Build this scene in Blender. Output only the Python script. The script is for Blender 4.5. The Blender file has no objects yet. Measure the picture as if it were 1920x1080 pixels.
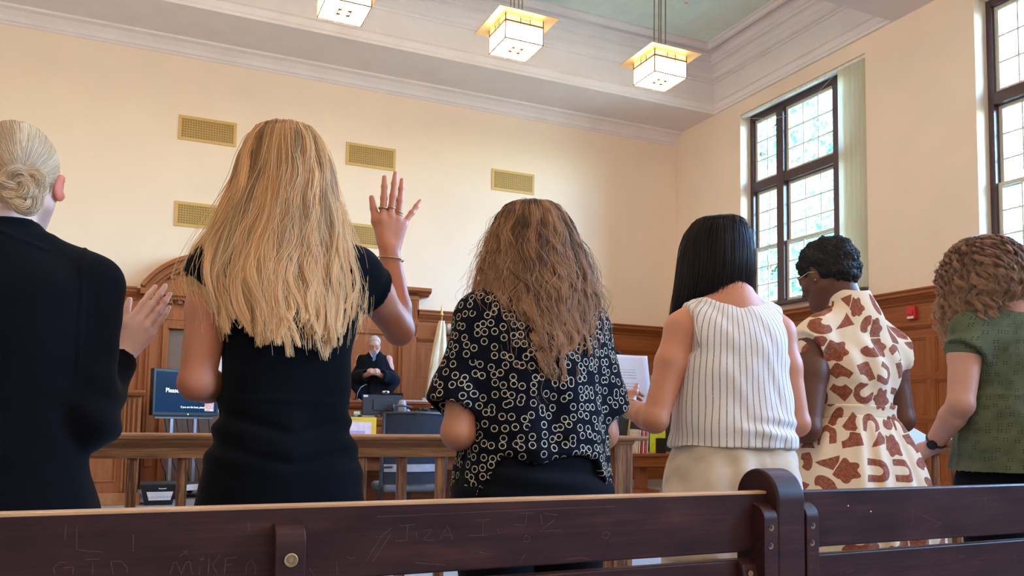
import bpy, math, random
import numpy as np
from mathutils import Vector, Matrix

C = bpy.context.scene.collection
SC = bpy.context.scene
R_ = math.radians

# ------------------------------------------------------------------ camera
cam_d = bpy.data.cameras.new('camera'); cam = bpy.data.objects.new('camera', cam_d); C.objects.link(cam)
YAW, PITCH, ROLL, FOC, PY, EYE = 0.423716, 0.0710587, -0.0148329, 1524.27, 677.74, 1.0
cy, sy, cp, sp = math.cos(YAW), math.sin(YAW), math.cos(PITCH), math.sin(PITCH)
fw = Vector((sy*cp, cy*cp, sp)); rt = Vector((cy, -sy, 0)); dn = fw.cross(rt)
cr, sr = math.cos(ROLL), math.sin(ROLL)
r2 = cr*rt + sr*dn; d2 = -sr*rt + cr*dn
m = Matrix.Identity(4)
for i in range(3):
    m[i][0] = r2[i]; m[i][1] = -d2[i]; m[i][2] = -fw[i]
m[2][3] = EYE
cam.matrix_world = m
cam_d.sensor_width = 36; cam_d.lens = FOC/1920*36; cam_d.shift_y = (PY-540)/1920; cam_d.clip_start = .05; cam_d.clip_end = 300
SC.camera = cam
# ------------------------------------------------------------------ sky, exposure
SC.view_settings.view_transform = 'Standard'; SC.view_settings.look = 'None'
SC.view_settings.exposure = 0.95; SC.view_settings.gamma = 1; SC.view_settings.use_curve_mapping = False
w = bpy.data.worlds.new('world'); SC.world = w; w.use_nodes = True
nt = w.node_tree; bgn = nt.nodes['Background']
sky = nt.nodes.new('ShaderNodeTexSky'); sky.sky_type = 'NISHITA'; sky.sun_disc = False
sky.sun_elevation = R_(38); sky.sun_rotation = R_(250); sky.air_density = 1.4; sky.dust_density = 3.0
tint_ = nt.nodes.new('ShaderNodeMix'); tint_.data_type = 'RGBA'; tint_.blend_type = 'MULTIPLY'; tint_.inputs[0].default_value = 1; tint_.inputs[7].default_value = (.76, .94, 1.2, 1)
nt.links.new(sky.outputs[0], tint_.inputs[6]); nt.links.new(tint_.outputs[2], bgn.inputs[0]); bgn.inputs[1].default_value = 9.0
LAMP_POWER = 10.0       # emission of the lantern glass
def portal(name, y0, y1, z0, z1, x):
    l = bpy.data.lights.new(name, 'AREA'); l.shape = 'RECTANGLE'; l.size = y1-y0; l.size_y = z1-z0
    l.cycles.is_portal = True
    o = bpy.data.objects.new(name, l); C.objects.link(o); o.location = (x, (y0+y1)/2, (z0+z1)/2)
    o.rotation_euler = (R_(90), 0, R_(90))
WIN_Y = [(7.73, 10.24), (3.65, 6.16), (-0.43, 2.08), (-4.5, -2.0)]
for y0, y1 in WIN_Y: portal('window_daylight', y0, y1, 2.83, 5.98, 9.0)
CY = SC.cycles
CY.max_bounces = 7; CY.diffuse_bounces = 5; CY.glossy_bounces = 3; CY.transparent_max_bounces = 12; CY.transmission_bounces = 4
CY.sample_clamp_indirect = 6; CY.caustics_reflective = False; CY.caustics_refractive = False
try: CY.use_denoising = True
except Exception: pass

# ------------------------------------------------------------------ helpers: materials
class N:
    """tiny node maths wrapper"""
    def __init__(s, nt, sock): s.nt, s.s = nt, sock
    def _b(s, op, o, rev=False):
        n = s.nt.nodes.new('ShaderNodeMath'); n.operation = op
        a, b = (o, s) if rev else (s, o)
        for i, v in enumerate((a, b)):
            if isinstance(v, N): s.nt.links.new(v.s, n.inputs[i])
            else: n.inputs[i].default_value = float(v)
        return N(s.nt, n.outputs[0])
    def __add__(s, o): return s._b('ADD', o)
    def __radd__(s, o): return s._b('ADD', o, True)
    def __sub__(s, o): return s._b('SUBTRACT', o)
    def __rsub__(s, o): return s._b('SUBTRACT', o, True)
    def __mul__(s, o): return s._b('MULTIPLY', o)
    def __rmul__(s, o): return s._b('MULTIPLY', o, True)
    def __truediv__(s, o): return s._b('DIVIDE', o)
    def lt(s, o): return s._b('LESS_THAN', o)
    def gt(s, o): return s._b('GREATER_THAN', o)
    def mx(s, o): return s._b('MAXIMUM', o)
    def mn(s, o): return s._b('MINIMUM', o)
    def f(s, op, o=0): return s._b(op, o)
class M:
    def __init__(s, name, col=(.8, .8, .8), rough=.5, metal=0, spec=.5, **k):
        s.m = bpy.data.materials.new(name); s.m.use_nodes = True; s.nt = s.m.node_tree
        s.b = s.nt.nodes['Principled BSDF']
        s.b.inputs['Base Color'].default_value = (*col, 1); s.b.inputs['Roughness'].default_value = rough
        s.b.inputs['Metallic'].default_value = metal; s.b.inputs['Specular IOR Level'].default_value = spec
        for a, v in k.items():
            s.b.inputs[a.replace('_', ' ')].default_value = v
    def n(s, t, **k):
        n = s.nt.nodes.new('ShaderNode'+t)
        for a, v in k.items():
            if a in n.inputs.keys() if hasattr(n.inputs, 'keys') else False: n.inputs[a].default_value = v
            else: setattr(n, a, v)
        return n
    def l(s, a, b): s.nt.links.new(a.s if isinstance(a, N) else a, b)
    def w(s, sock): return N(s.nt, sock)
    def coord(s, kind='Object', scale=(1, 1, 1), rot=(0, 0, 0), attr=None):
        if attr: t = s.n('Attribute'); t.attribute_name = attr; o = t.outputs['Vector']
        else: t = s.n('TexCoord'); o = t.outputs[kind]
        mp = s.n('Mapping'); s.l(o, mp.inputs[0]); mp.inputs['Scale'].default_value = scale; mp.inputs['Rotation'].default_value = rot
        return mp.outputs[0]
    def noise(s, vec, scale=5, detail=4, rough=.5, dist=0):
        t = s.n('TexNoise'); t.inputs['Scale'].default_value = scale; t.inputs['Detail'].default_value = detail
        t.inputs['Roughness'].default_value = rough; t.inputs['Distortion'].default_value = dist
        s.l(vec, t.inputs['Vector']); return t.outputs[0]
    def ramp(s, fac, stops):
        r = s.n('ValToRGB'); e = r.color_ramp.elements
        e[0].position = stops[0][0]; e[0].color = (*stops[0][1], 1); e[1].position = stops[-1][0]; e[1].color = (*stops[-1][1], 1)
        for p, c in stops[1:-1]:
            q = e.new(p); q.color = (*c, 1)
        s.l(fac, r.inputs[0]); return r.outputs[0]
    def mix(s, fac, a, b, mode='MIX'):
        x = s.n('Mix'); x.data_type = 'RGBA'; x.blend_type = mode
        for v, i in ((fac, 0), (a, 6), (b, 7)):
            if isinstance(v, N): s.l(v, x.inputs[i])
            elif isinstance(v, (tuple, list)): x.inputs[i].default_value = (*v, 1)
            elif isinstance(v, (int, float)): x.inputs[i].default_value = v
            else: s.l(v, x.inputs[i])
        return x.outputs[2]
    def base(s, sock): s.l(sock, s.b.inputs['Base Color']); return s
    def bump(s, h, strength=.3, dist=.01):
        b = s.n('Bump'); b.inputs['Strength'].default_value = strength; b.inputs['Distance'].default_value = dist
        s.l(h, b.inputs['Height']); s.l(b.outputs[0], s.b.inputs['Normal']); return s
    def rough(s, sock): s.l(sock, s.b.inputs['Roughness']); return s
def wood(name, dark, light, axis=0, rough=.35, scale=1.0, contrast=.5, coat=0.0, bump=.08):
    dark = tuple(c*1.3 for c in dark)
    """grained timber; axis is the direction the grain runs"""
    k = M(name, rough=rough)
    sc = [9*scale]*3; sc[axis] = .7*scale
    v = k.coord('Object', tuple(sc))
    n1 = k.noise(v, 2.2, 5, .6, .6)
    sc2 = [70*scale]*3; sc2[axis] = 2.2*scale
    n2 = k.noise(k.coord('Object', tuple(sc2)), 2.0, 3, .6, .2)
    n3 = k.noise(k.coord('Object'), .8, 2)
    f = k.w(n1)*.55 + k.w(n2)*.3 + k.w(n3)*.15
    lo, hi = .5-.25*(1.2-contrast), .5+.25*(1.2-contrast)
    k.base(k.ramp(f.s, [(lo, dark), (hi, light)]))
    k.bump(n2, bump, .002)
    k.b.inputs['Specular IOR Level'].default_value = .28
    return k.m
def plain(name, col, rough=.5, metal=0, spec=.5, var=.12, vs=20, bump=0, bs=200, **k):
    x = M(name, col, rough, metal, spec, **k)
    v = x.coord('Object'); n = x.noise(v, vs, 3)
    x.base(x.ramp(n, [(.3, tuple(c*(1-var) for c in col)), (.7, tuple(min(1, c*(1+var)) for c in col))]))
    if bump: x.bump(x.noise(v, bs, 2), bump, .002)
    return x.m
def emit(name, col, st):
    x = M(name, (0, 0, 0)); x.b.inputs['Emission Color'].default_value = (*col, 1); x.b.inputs['Emission Strength'].default_value = st
    return x
# ------------------------------------------------------------------ helpers: meshes
def tag(o, label=None, cat=None, group=None, kind=None):
    if label: o['label'] = label
    if cat: o['category'] = cat
    if group: o['group'] = group
    if kind: o['kind'] = kind
    return o
def empty(name, loc=(0, 0, 0), rz=0, label=None, cat=None, group=None):
    o = bpy.data.objects.new(name, None); C.objects.link(o); o.location = loc; o.rotation_euler = (0, 0, rz)
    o.empty_display_size = .1
    return tag(o, label, cat, group)
def link(name, me, mt, parent=None, smooth=False, loc=None):
    o = bpy.data.objects.new(name, me); C.objects.link(o)
    for x in (mt if isinstance(mt, (list, tuple)) else [mt]): me.materials.append(x)
    if smooth: me.polygons.foreach_set('use_smooth', [True]*len(me.polygons))
    if parent: o.parent = parent
    if loc: o.location = loc
    return o
def mesh_np(name, V, F):
    """fast mesh from arrays; F is (n,4) or (n,3)"""
    me = bpy.data.meshes.new(name); V = np.asarray(V, np.float32); F = np.asarray(F, np.int32)
    me.vertices.add(len(V)); me.vertices.foreach_set('co', V.ravel())
    k = F.shape[1]; me.loops.add(F.size); me.loops.foreach_set('vertex_index', F.ravel())
    me.polygons.add(len(F)); me.polygons.foreach_set('loop_start', np.arange(0, F.size, k, dtype=np.int32))
    me.update(calc_edges=True); return me
class MB:
    def __init__(s, T=None): s.v, s.f, s.T, s.mi = [], [], T, []; s.cur = 0
    def add(s, vs, fs):
        b = len(s.v)
        if s.T: vs = [s.T(*p) for p in vs]
        s.v += [tuple(p) for p in vs]; s.f += [tuple(i+b for i in f) for f in fs]; s.mi += [s.cur]*len(fs)
    def box(s, x0, x1, y0, y1, z0, z1):
        x0, x1 = sorted((x0, x1)); y0, y1 = sorted((y0, y1)); z0, z1 = sorted((z0, z1))
        s.add([(x, y, z) for z in (z0, z1) for y in (y0, y1) for x in (x0, x1)],
              [(0, 2, 3, 1), (4, 5, 7, 6), (0, 1, 5, 4), (2, 6, 7, 3), (0, 4, 6, 2), (1, 3, 7, 5)]); return s
    def cbox(s, c, d): return s.box(c[0]-d[0]/2, c[0]+d[0]/2, c[1]-d[1]/2, c[1]+d[1]/2, c[2]-d[2]/2, c[2]+d[2]/2)
    def prism(s, pts, a, b, axis=0):
        """closed polygon pts (two coords) extruded along axis from a to b"""
        n = len(pts)
        def P(t, p):
            q = list(p); q.insert(axis, t); return tuple(q)
        s.add([P(a, p) for p in pts]+[P(b, p) for p in pts],
              [tuple(range(n))[::-1], tuple(range(n, 2*n))]+[(i, (i+1) % n, n+(i+1) % n, n+i) for i in range(n)]); return s
    def tube(s, pts, r, n=8, cap=True):
        pts = [Vector(p) for p in pts]; rs = r if isinstance(r, (list, tuple)) else [r]*len(pts)
        vs, fs = [], []; up = None
        for i, p in enumerate(pts):
            t = (pts[min(i+1, len(pts)-1)]-pts[max(i-1, 0)]).normalized()
            if up is None: up = t.orthogonal().normalized()
            u = (up-t*up.dot(t)); u = u.normalized() if u.length > 1e-6 else t.orthogonal().normalized(); up = u
            q = t.cross(u)
            for k in range(n):
                a = 2*math.pi*k/n; vs.append(p+(u*math.cos(a)+q*math.sin(a))*rs[i])
        for i in range(len(pts)-1):
            for k in range(n): fs.append((i*n+k, i*n+(k+1) % n, (i+1)*n+(k+1) % n, (i+1)*n+k))
        if cap: fs.append(tuple(range(n))[::-1]); fs.append(tuple(range((len(pts)-1)*n, len(pts)*n)))
        s.add(vs, fs); return s
    def lathe(s, c, prof, n=24, axis=2):
        """prof: (radius, height) list about a vertical axis at c"""
        vs, fs = [], []
        for r, h in prof:
            for k in range(n):
                a = 2*math.pi*k/n; q = [r*math.cos(a), r*math.sin(a)]; q.insert(axis, h)
                vs.append((c[0]+q[0], c[1]+q[1], c[2]+q[2]))
        for i in range(len(prof)-1):
            for k in range(n): fs.append((i*n+k, i*n+(k+1) % n, (i+1)*n+(k+1) % n, (i+1)*n+k))
        fs.append(tuple(range(n))[::-1]); fs.append(tuple(range((len(prof)-1)*n, len(prof)*n)))
        s.add(vs, fs); return s
    def quad(s, a, b, c, d): s.add([a, b, c, d], [(0, 1, 2, 3)]); return s
    def build(s, name, mt, parent=None, bevel=0, smooth=False, seg=2, loc=None):
        me = bpy.data.meshes.new(name); me.from_pydata(s.v, [], s.f); me.update()
        import bmesh
        bm = bmesh.new(); bm.from_mesh(me); bmesh.ops.recalc_face_normals(bm, faces=bm.faces); bm.to_mesh(me); bm.free()
        o = link(name, me, mt, parent, smooth, loc)
        if any(s.mi): me.polygons.foreach_set('material_index', s.mi)
        if bevel:
            b = o.modifiers.new('b', 'BEVEL'); b.width = bevel; b.segments = seg; b.limit_method = 'ANGLE'; b.angle_limit = R_(40)
            me.polygons.foreach_set('use_smooth', [True]*len(me.polygons)); b.harden_normals = True
        return o
def copy_tree(o, parent=None):
    c = o.copy(); C.objects.link(c)
    if parent: c.parent = parent
    for ch in list(o.children): copy_tree(ch, c)
    return c
# ------------------------------------------------------------------ materials of the place
m_wall = plain('cream plaster', (.86, .715, .575), .85, var=.02, vs=2, bump=.05, bs=60)
m_white = plain('white plaster moulding', (.80, .75, .75), .8, var=.03, vs=3)
m_ceil = plain('pale green ceiling plaster', (.70, .78, .71), .9, var=.05, vs=5, bump=.1, bs=60)
m_wwood_v = wood('red brown oak upright', (.17, .045, .014), (.43, .155, .056), 2, .38, 1, .4, .15)
m_wwood_h = wood('red brown oak lengthwise', (.16, .042, .012), (.40, .14, .05), 0, .36, 1, .4, .15)
m_wwood_y = wood('red brown oak depthwise', (.16, .042, .012), (.40, .14, .05), 1, .36, 1, .4, .15)
m_carpet = plain('grey blue carpet', (.30, .31, .34), .95, var=.25, vs=220, bump=.3, bs=500)
m_frame = plain('dark brown window paint', (.075, .045, .05), .35, var=.1)
m_sash = plain('cream sash paint', (.62, .60, .50), .4, var=.05)
m_brass = M('brass', (.75, .52, .22), .35, .9).m
XR, YB, XL, YF = 8.618, 12.0, -5.5, -6.0
HC, HB = 7.1, 6.2
f = MB().box(XL-.3, XR+.4, YF-.3, YB+.3, -.2, 0).build('floor', m_carpet); f['kind'] = 'structure'
# walls
b = MB().box(XL-.3, XR+.35, YB, YB+.3, 0, HC+.4).build('wall_back', m_wall); b['kind'] = 'structure'
b = MB().box(XL-.3, XL, YF, YB, 0, HC+.4).build('wall_left', m_wall); b['kind'] = 'structure'
b = MB().box(XL-.3, XR+.35, YF-.3, YF, 0, HC+.4).build('wall_front', m_wall); b['kind'] = 'structure'
mb = MB(); ys = sorted([YF]+[y for p in WIN_Y for y in p]+[YB])
WZ0, WZ1 = 2.80, 5.98
mb.box(XR, XR+.35, YF, YB, 0, WZ0); mb.box(XR, XR+.35, YF, YB, WZ1, HC+.4)
for i in range(0, len(ys), 2): mb.box(XR, XR+.35, ys[i], ys[i+1], WZ0, WZ1)
b = mb.build('wall_right', m_wall); b['kind'] = 'structure'
# ceiling slab and beams
b = MB().box(XL-.3, XR+.35, YF-.3, YB+.3, HC, HC+.4).build('ceiling', m_white); b['kind'] = 'structure'
BEAMS = [(10.9, 12.0), (6.3, 7.22), (1.7, 2.62), (-2.9, -1.98)]
for i, (y0, y1) in enumerate(BEAMS):
    o = MB().box(XL, XR, y0, y1, HB, HC).build('ceiling_beam', m_white); o['kind'] = 'structure'
def sweep_rect(mb, x0, x1, y0, y1, prof):
    """mitred moulding round the inside of a rectangle; prof = (inset, z)"""
    n = len(prof); vs, fs = [], []
    for (cx, cyy, sx, sy_) in ((x0, y0, 1, 1), (x1, y0, -1, 1), (x1, y1, -1, -1), (x0, y1, 1, -1)):
        for (d, z) in prof: vs.append((cx+sx*d, cyy+sy_*d, z))
    for k in range(4):
        for i in range(n-1): fs.append((k*n+i, ((k+1) % 4)*n+i, ((k+1) % 4)*n+i+1, k*n+i+1))
    mb.add(vs, fs)
def cyma(a, b, n=6):
    out = []
    for i in range(n+1):
        t = i/n; out.append((a[0]+(b[0]-a[0])*(t+.14*math.sin(2*math.pi*t)), a[1]+(b[1]-a[1])*(t-.14*math.sin(2*math.pi*t))))
    return out
crown = [(.0, 6.2), (.045, 6.2), (.045, 6.235)]+cyma((.05, 6.24), (.10, 6.34), 4)+[(.12, 6.34), (.12, 6.365), (.06, 6.37), (.06, 6.70), (.085, 6.70), (.085, 6.73)] \
    + cyma((.09, 6.735), (.25, 6.92), 7)+[(.27, 6.92), (.27, 6.955)]+cyma((.28, 6.96), (.36, 7.04), 4)+[(.38, 7.04), (.38, 7.098)]
coffers = [(7.22, 10.9), (2.62, 6.3), (-1.98, 1.7), (-6, -2.9)]
for y0, y1 in coffers:
    mb = MB(); sweep_rect(mb, XL, XR, y0, y1, crown); o = mb.build('crown_molding', m_white); o['kind'] = 'structure'
    mb = MB(); sweep_rect(mb, XL+.62, XR-.62, y0+.62, y1-.62, [(-.16, 7.099), (-.16, 7.055), (-.13, 7.03), (-.07, 7.03), (-.04, 7.055), (.0, 7.06), (0, 7.098)])
    o = mb.build('ceiling_trim', m_white); o['kind'] = 'structure'
    o = MB().box(XL+.6, XR-.6, y0+.6, y1-.6, 7.085, 7.099).build('ceiling_panel', m_ceil); o['kind'] = 'structure'
# small cove where the beam meets the back wall
o = MB().prism([(12.0, 6.0), (11.985, 6.0), (11.97, 6.03), (11.95, 6.04), (11.93, 6.09), (11.87, 6.15), (11.80, 6.17), (11.80, 6.201), (12.0, 6.201)], XL, XR, 0).build('wall_molding', m_white); o['kind'] = 'structure'
# sprinkler nozzle on the ceiling
sp_ = empty('ceiling_sprinkler', (6.9, 9.35, 7.085), label='small white round sprinkler head on the pale ceiling panel', cat='sprinkler')
MB().lathe((0, 0, 0), [(.045, 0), (.045, -.008), (.02, -.014), (.012, -.04)], 16).build('sprinkler_body', m_white, sp_)
MB().lathe((0, 0, 0), [(.02, -.04), (.024, -.044), (.0, -.046)], 12).build('deflector', m_brass, sp_)

# ------------------------------------------------------------------ windows
m_glass = M('window glass', (1, 1, 1), 0.0)
m_glass.b.inputs['Transmission Weight'].default_value = 1; m_glass.b.inputs['IOR'].default_value = 1.01
gl = m_glass.nt; tr = gl.nodes.new('ShaderNodeBsdfTransparent'); tr.inputs[0].default_value = (.93, .98, .98, 1)
gs = gl.nodes.new('ShaderNodeBsdfGlossy'); gs.inputs['Roughness'].default_value = .02; mxs = gl.nodes.new('ShaderNodeMixShader'); fr = gl.nodes.new('ShaderNodeFresnel'); fr.inputs[0].default_value = 1.25
gl.links.new(fr.outputs[0], mxs.inputs[0]); gl.links.new(tr.outputs[0], mxs.inputs[1]); gl.links.new(gs.outputs[0], mxs.inputs[2])
gl.links.new(mxs.outputs[0], gl.nodes['Material Output'].inputs[0]); m_glass = m_glass.m
m_blind = M('cream vertical blind', (.90, .87, .76), .6)
m_blind.b.inputs['Transmission Weight'].default_value = 0
_n = m_blind.nt; _t = _n.nodes.new('ShaderNodeBsdfTranslucent'); _t.inputs[0].default_value = (.88, .86, .72, 1); _m = _n.nodes.new('ShaderNodeMixShader'); _m.inputs[0].default_value = .32
_n.links.new(m_blind.b.outputs[0], _m.inputs[1]); _n.links.new(_t.outputs[0], _m.inputs[2]); _n.links.new(_m.outputs[0], _n.nodes['Material Output'].inputs[0]); m_blind = m_blind.m
FX = XR+.20        # room side face of the frames
def window(i, y0, y1):
    root = empty('window_%d' % i, (0, 0, 0)); root['kind'] = 'structure'
    z0, z1 = WZ0, WZ1; fd = .13
    mb = MB()
    mb.box(FX, FX+fd, y0, y0+.07, z0, z1); mb.box(FX, FX+fd, y1-.07, y1, z0, z1)
    mb.box(FX, FX+fd, y0+.07, y1-.07, z1-.09, z1); mb.box(FX, FX+fd, y0+.07, y1-.07, z0, z0+.06)
    W = y1-y0; p1, p2 = y0+.68, y1-.60-.09       # two posts
    for p in (p1, p2): mb.box(FX-.02, FX+fd, p-.075, p+.075, z0+.06, z1-.09)
    mb.box(FX-.01, FX+fd-.01, y0+.07, y1-.07, 4.715, 4.855)
    mb.build('window_frame', m_frame, root, .006)
    MB().box(XR-.10, FX+.02, y0+.01, y1-.01, z0-.045, z0+.005).build('window_sill', m_frame, root, .01)
    lights = [(y0+.07, p1-.075, 2), (p1+.075, p2-.075, 3), (p2+.075, y1-.07, 2)]
    for (a, b_, nc) in lights:
        for (c, d, x, sash_w) in ((4.855, z1-.09, FX+.05, .05), (3.735, 4.715, FX+.085, .045), (z0+.06, 3.80, FX+.04, .05)):
            s = MB(); t = .035
            s.box(x, x+t, a, a+sash_w, c, d); s.box(x, x+t, b_-sash_w, b_, c, d)
            s.box(x, x+t, a+sash_w, b_-sash_w, c, c+sash_w); s.box(x, x+t, a+sash_w, b_-sash_w, d-sash_w, d)
            sh = s.build('window_sash', m_sash, root, .004)
            g = MB(); ia, ib, ic, id_ = a+sash_w, b_-sash_w, c+sash_w, d-sash_w
            for k in range(1, nc): yy = ia+(ib-ia)*k/nc; g.box(x+.008, x+.03, yy-.009, yy+.009, ic, id_)
            for k in range(1, 3): zz = ic+(id_-ic)*k/3; g.box(x+.009, x+.029, ia, ib, zz-.009, zz+.009)
            g.build('window_muntins', m_sash, sh)
            MB().box(x+.017, x+.021, ia, ib, ic, id_).build('window_glass', m_glass, sh)
    return root
for i, (y0, y1) in enumerate(WIN_Y): window(i+1, y0, y1)
# vertical blinds gathered to the near side of the window
def blinds(y0, y1, label, cord=True):
    rt_ = empty('vertical_blind', (XR+.05, y0, WZ1), 0, label, 'blind')
    X0 = 0
    MB().box(-.03, .035, .01, y1-y0-.01, -.05, -.005).build('head_rail', plain('white rail enamel', (.8, .8, .76), .4), rt_, .003)
    for k in range(17):
        y = .02+k*.028+random.uniform(-.003, .003); a = -R_(random.uniform(38, 62)); 
        n = 6; vs = []; hw = .044
        for t in range(n+1):
            u = (t/n-.5)*2*hw; bow = .006*(1-(2*t/n-1)**2)
            vs.append((u*math.sin(a)+bow*math.cos(a), y+u*math.cos(a)-bow*math.sin(a)))
        back = [(p[0]+.0015*math.cos(a), p[1]-.0015*math.sin(a)) for p in reversed(vs)]
        mb = MB().prism([*vs, *back], -.05, -(WZ1-WZ0)+.03, 2); mb.build('vane', m_blind, rt_)
    if cord:
        mb = MB(); L = y1-y0
        pts = [(-.01, .5+(L-.5)*t, -.055-.34*math.sin(math.pi*t)**1.2*(1-.35*t)) for t in np.linspace(0, 1, 24)]
        mb.tube(pts, .004, 6); mb.build('pull_cord', plain('grey cord', (.5, .5, .48), .6), rt_)
random.seed(3)
blinds(*WIN_Y[0], 'cream vertical blind slats gathered at the right side of the window near the room corner')
# ------------------------------------------------------------------ outdoors
o = MB().box(XR+3, 90, -70, 90, -4.2, -4).build('ground', plain('lawn', (.16, .17, .12), .9, var=.4, vs=2)); o['kind'] = 'structure'
m_leaf = M('sunlit leaves', (.2, .5, .2), .6)
v_ = m_leaf.coord('Object'); m_leaf.base(m_leaf.ramp(m_leaf.noise(v_, 1.2, 3), [(.3, (.05, .15, .11)), (.7, (.18, .40, .30))])); 
_n = m_leaf.nt; _t = _n.nodes.new('ShaderNodeBsdfTranslucent'); _t.inputs[0].default_value = (.22, .55, .40, 1); _m = _n.nodes.new('ShaderNodeMixShader'); _m.inputs[0].default_value = .5
_n.links.new(m_leaf.b.outputs[0], _m.inputs[1]); _n.links.new(_t.outputs[0], _m.inputs[2]); _n.links.new(_m.outputs[0], _n.nodes['Material Output'].inputs[0]); m_leaf = m_leaf.m
m_bark = wood('bark', (.05, .035, .025), (.12, .09, .07), 2, .9)
def tree(x, y, h, r, n, seed, label):
    rng = np.random.default_rng(seed); root = empty('leafy_tree', (x, y, -4), 0, label, 'tree')
    mb = MB().tube([(0, 0, 0), (.1, .05, h*.3), (-.1, .1, h*.55), (0, 0, h*.9)], [.28, .22, .15, .04], 10)
    for k in range(16):
        a = k*2.4; z = h*(.35+.035*k); l = r*.8*(1-.03*k)
        mb.tube([(0, 0, z), (l*.5*math.cos(a), l*.5*math.sin(a), z+.5), (l*math.cos(a), l*math.sin(a), z+.9)], [.08, .05, .015], 6)
    mb.build('trunk', m_bark, root, smooth=True)
    # leaves in clumps
    nc = 150; cd = rng.normal(size=(nc, 3)); cd /= np.linalg.norm(cd, axis=1)[:, None]
    cc = cd*rng.uniform(.35, 1, (nc, 1))**.6*np.array([r, r, h*.36])+np.array([0, 0, h*.64])
    idx = rng.integers(0, nc, n); p = cc[idx]+rng.normal(size=(n, 3))*r*.13
    d1 = rng.normal(size=(n, 3)); d1 /= np.linalg.norm(d1, axis=1)[:, None]; d2 = np.cross(d1, rng.normal(size=(n, 3))); d2 /= np.linalg.norm(d2, axis=1)[:, None]
    s = rng.uniform(.09, .17, (n, 1)); a_ = p+d1*s; b_ = p+d2*s*.5; c_ = p-d1*s; e_ = p-d2*s*.5
    V = np.stack([a_, b_, c_, e_], 1).reshape(-1, 3); F = np.arange(4*n).reshape(-1, 4)
    o = link('foliage', mesh_np('foliage', V, F), m_leaf, root); o['kind'] = 'stuff'
tree(15.2, 17.0, 14.6, 3.3, 34000, 1, 'green leafy tree outside, filling the left light of the window nearest the corner')
tree(23.0, 22.5, 15.6, 4.0, 30000, 2, 'green leafy tree outside, farther off behind the middle light of the window nearest the corner')
tree(33.0, 20.0, 15.6, 4.6, 24000, 3, 'green tree outside, low in the window at the right edge')

# ------------------------------------------------------------------ lanterns
def rgbm(name, col, st): return emit(name, col, st).m
m_lamp = rgbm('lit opal glass', (1.0, .765, .545), LAMP_POWER)
m_amber = rgbm('lit amber glass', (1.0, .55, .16), 2.2)
m_bronze = M('dark bronze strip', (.28, .14, .06), .4, .7).m
m_hat = M('brass hat plate', (.72, .55, .28), .38, .6).m
def make_lantern():
    root = empty('pendant_lantern', (0, 0, 0))
    h = .255; zt = 0; s = h
    MB().cbox((0, 0, .006), (.80, .82, .012)).build('hat_plate', m_hat, root, .002)
    g = MB()
    zb = -.30; za = -.075
    g.cbox((0, 0, (zb+za)/2), (2*s-.012, 2*s-.012, za-zb)); g.build('glass_shade', m_lamp, root)
    g = MB(); t = .006
    for (sx, sy) in ((1, 0), (-1, 0), (0, 1), (0, -1)):
        if sx: g.box(sx*(s-.006)-.002, sx*(s-.006)+.002, -s+.008, s-.008, za, -.002)
        else: g.box(-s+.008, s-.008, sy*(s-.006)-.002, sy*(s-.006)+.002, za, -.002)
    g.build('amber_band', m_amber, root)
    f = MB(); r = .006
    for sx in (-1, 1):
        for sy in (-1, 1): f.cbox((sx*s, sy*s, zb/2), (2*r, 2*r, -zb))
    for z in (zb, za):
        q = .006 if z == zb else .011
        for sg in (-1, 1):
            f.cbox((0, sg*s, z), (2*s, .010, q*2)); f.cbox((sg*s, 0, z), (.010, 2*s, q*2))
    for sg in (-1, 1):
        for o_ in (-.055, .075):
            f.cbox((o_, sg*(s+.001), -.09), (.009, .009, .17)); f.cbox((sg*(s+.001), o_, -.09), (.009, .009, .17))
            f.cbox((o_, sg*s, zb-.008), (.006, .006, .03)); f.cbox((sg*s, o_, zb-.008), (.006, .006, .03))
        f.cbox((.01, sg*(s+.001), -.115), (.13, .008, .006)); f.cbox((sg*(s+.001), .01, -.115), (.008, .13, .006))
        f.cbox((.01, sg*(s+.001), -.03), (.13, .008, .005)); f.cbox((sg*(s+.001), .01, -.03), (.008, .13, .005))
    # square ornament under the glass
    for sg in (-1, 1):
        f.cbox((0, sg*.07, zb-.005), (.16, .012, .008)); f.cbox((sg*.07, 0, zb-.005), (.012, .16, .008))
        for s2 in (-1, 1): f.cbox((sg*.05, s2*.05, zb-.005), (.03, .03, .007))
    f.build('brass_frame', m_bronze, root)
    for (px, py) in ((-.055, -.055), (.055, -.055), (-.055, .055), (.055, .055)):
        MB().tube([(px, py, .012), (px, py, 7.085-5.935)], .0085, 8).build('rod', plain('bronze rod', (.33, .24, .16), .45, .3), root)
    MB().cbox((0, 0, 7.085-5.935-.01), (.2, .2, .02)).build('ceiling_plate', m_hat, root, .003)
    return root
proto = make_lantern()
lab = {(2, 0): 'rightmost of the three lit square glass lanterns, nearest the windows, on four thin rods',
       (1, 0): 'middle of the three lit square glass lanterns under its flat brass plate',
       (0, 0): 'leftmost lit square glass lantern, cut by the top edge of the photo'}
first = True
for j, yy in enumerate((9.05, 4.45, -.15, -4.75)):  # lanterns without their own label are unseen, added to brighten the room
    for i, xx in enumerate((1.90, 4.07, 6.235, -.27, -2.44)):
        o = proto if first else copy_tree(proto); first = False
        o.location = (xx, yy, 5.935)
        tag(o, lab.get((i, j), 'unseen lit square glass lantern added for more room light, beyond the edge of the photo'), 'pendant lamp',
            'square brass and glass lanterns hung in rows' )

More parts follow.
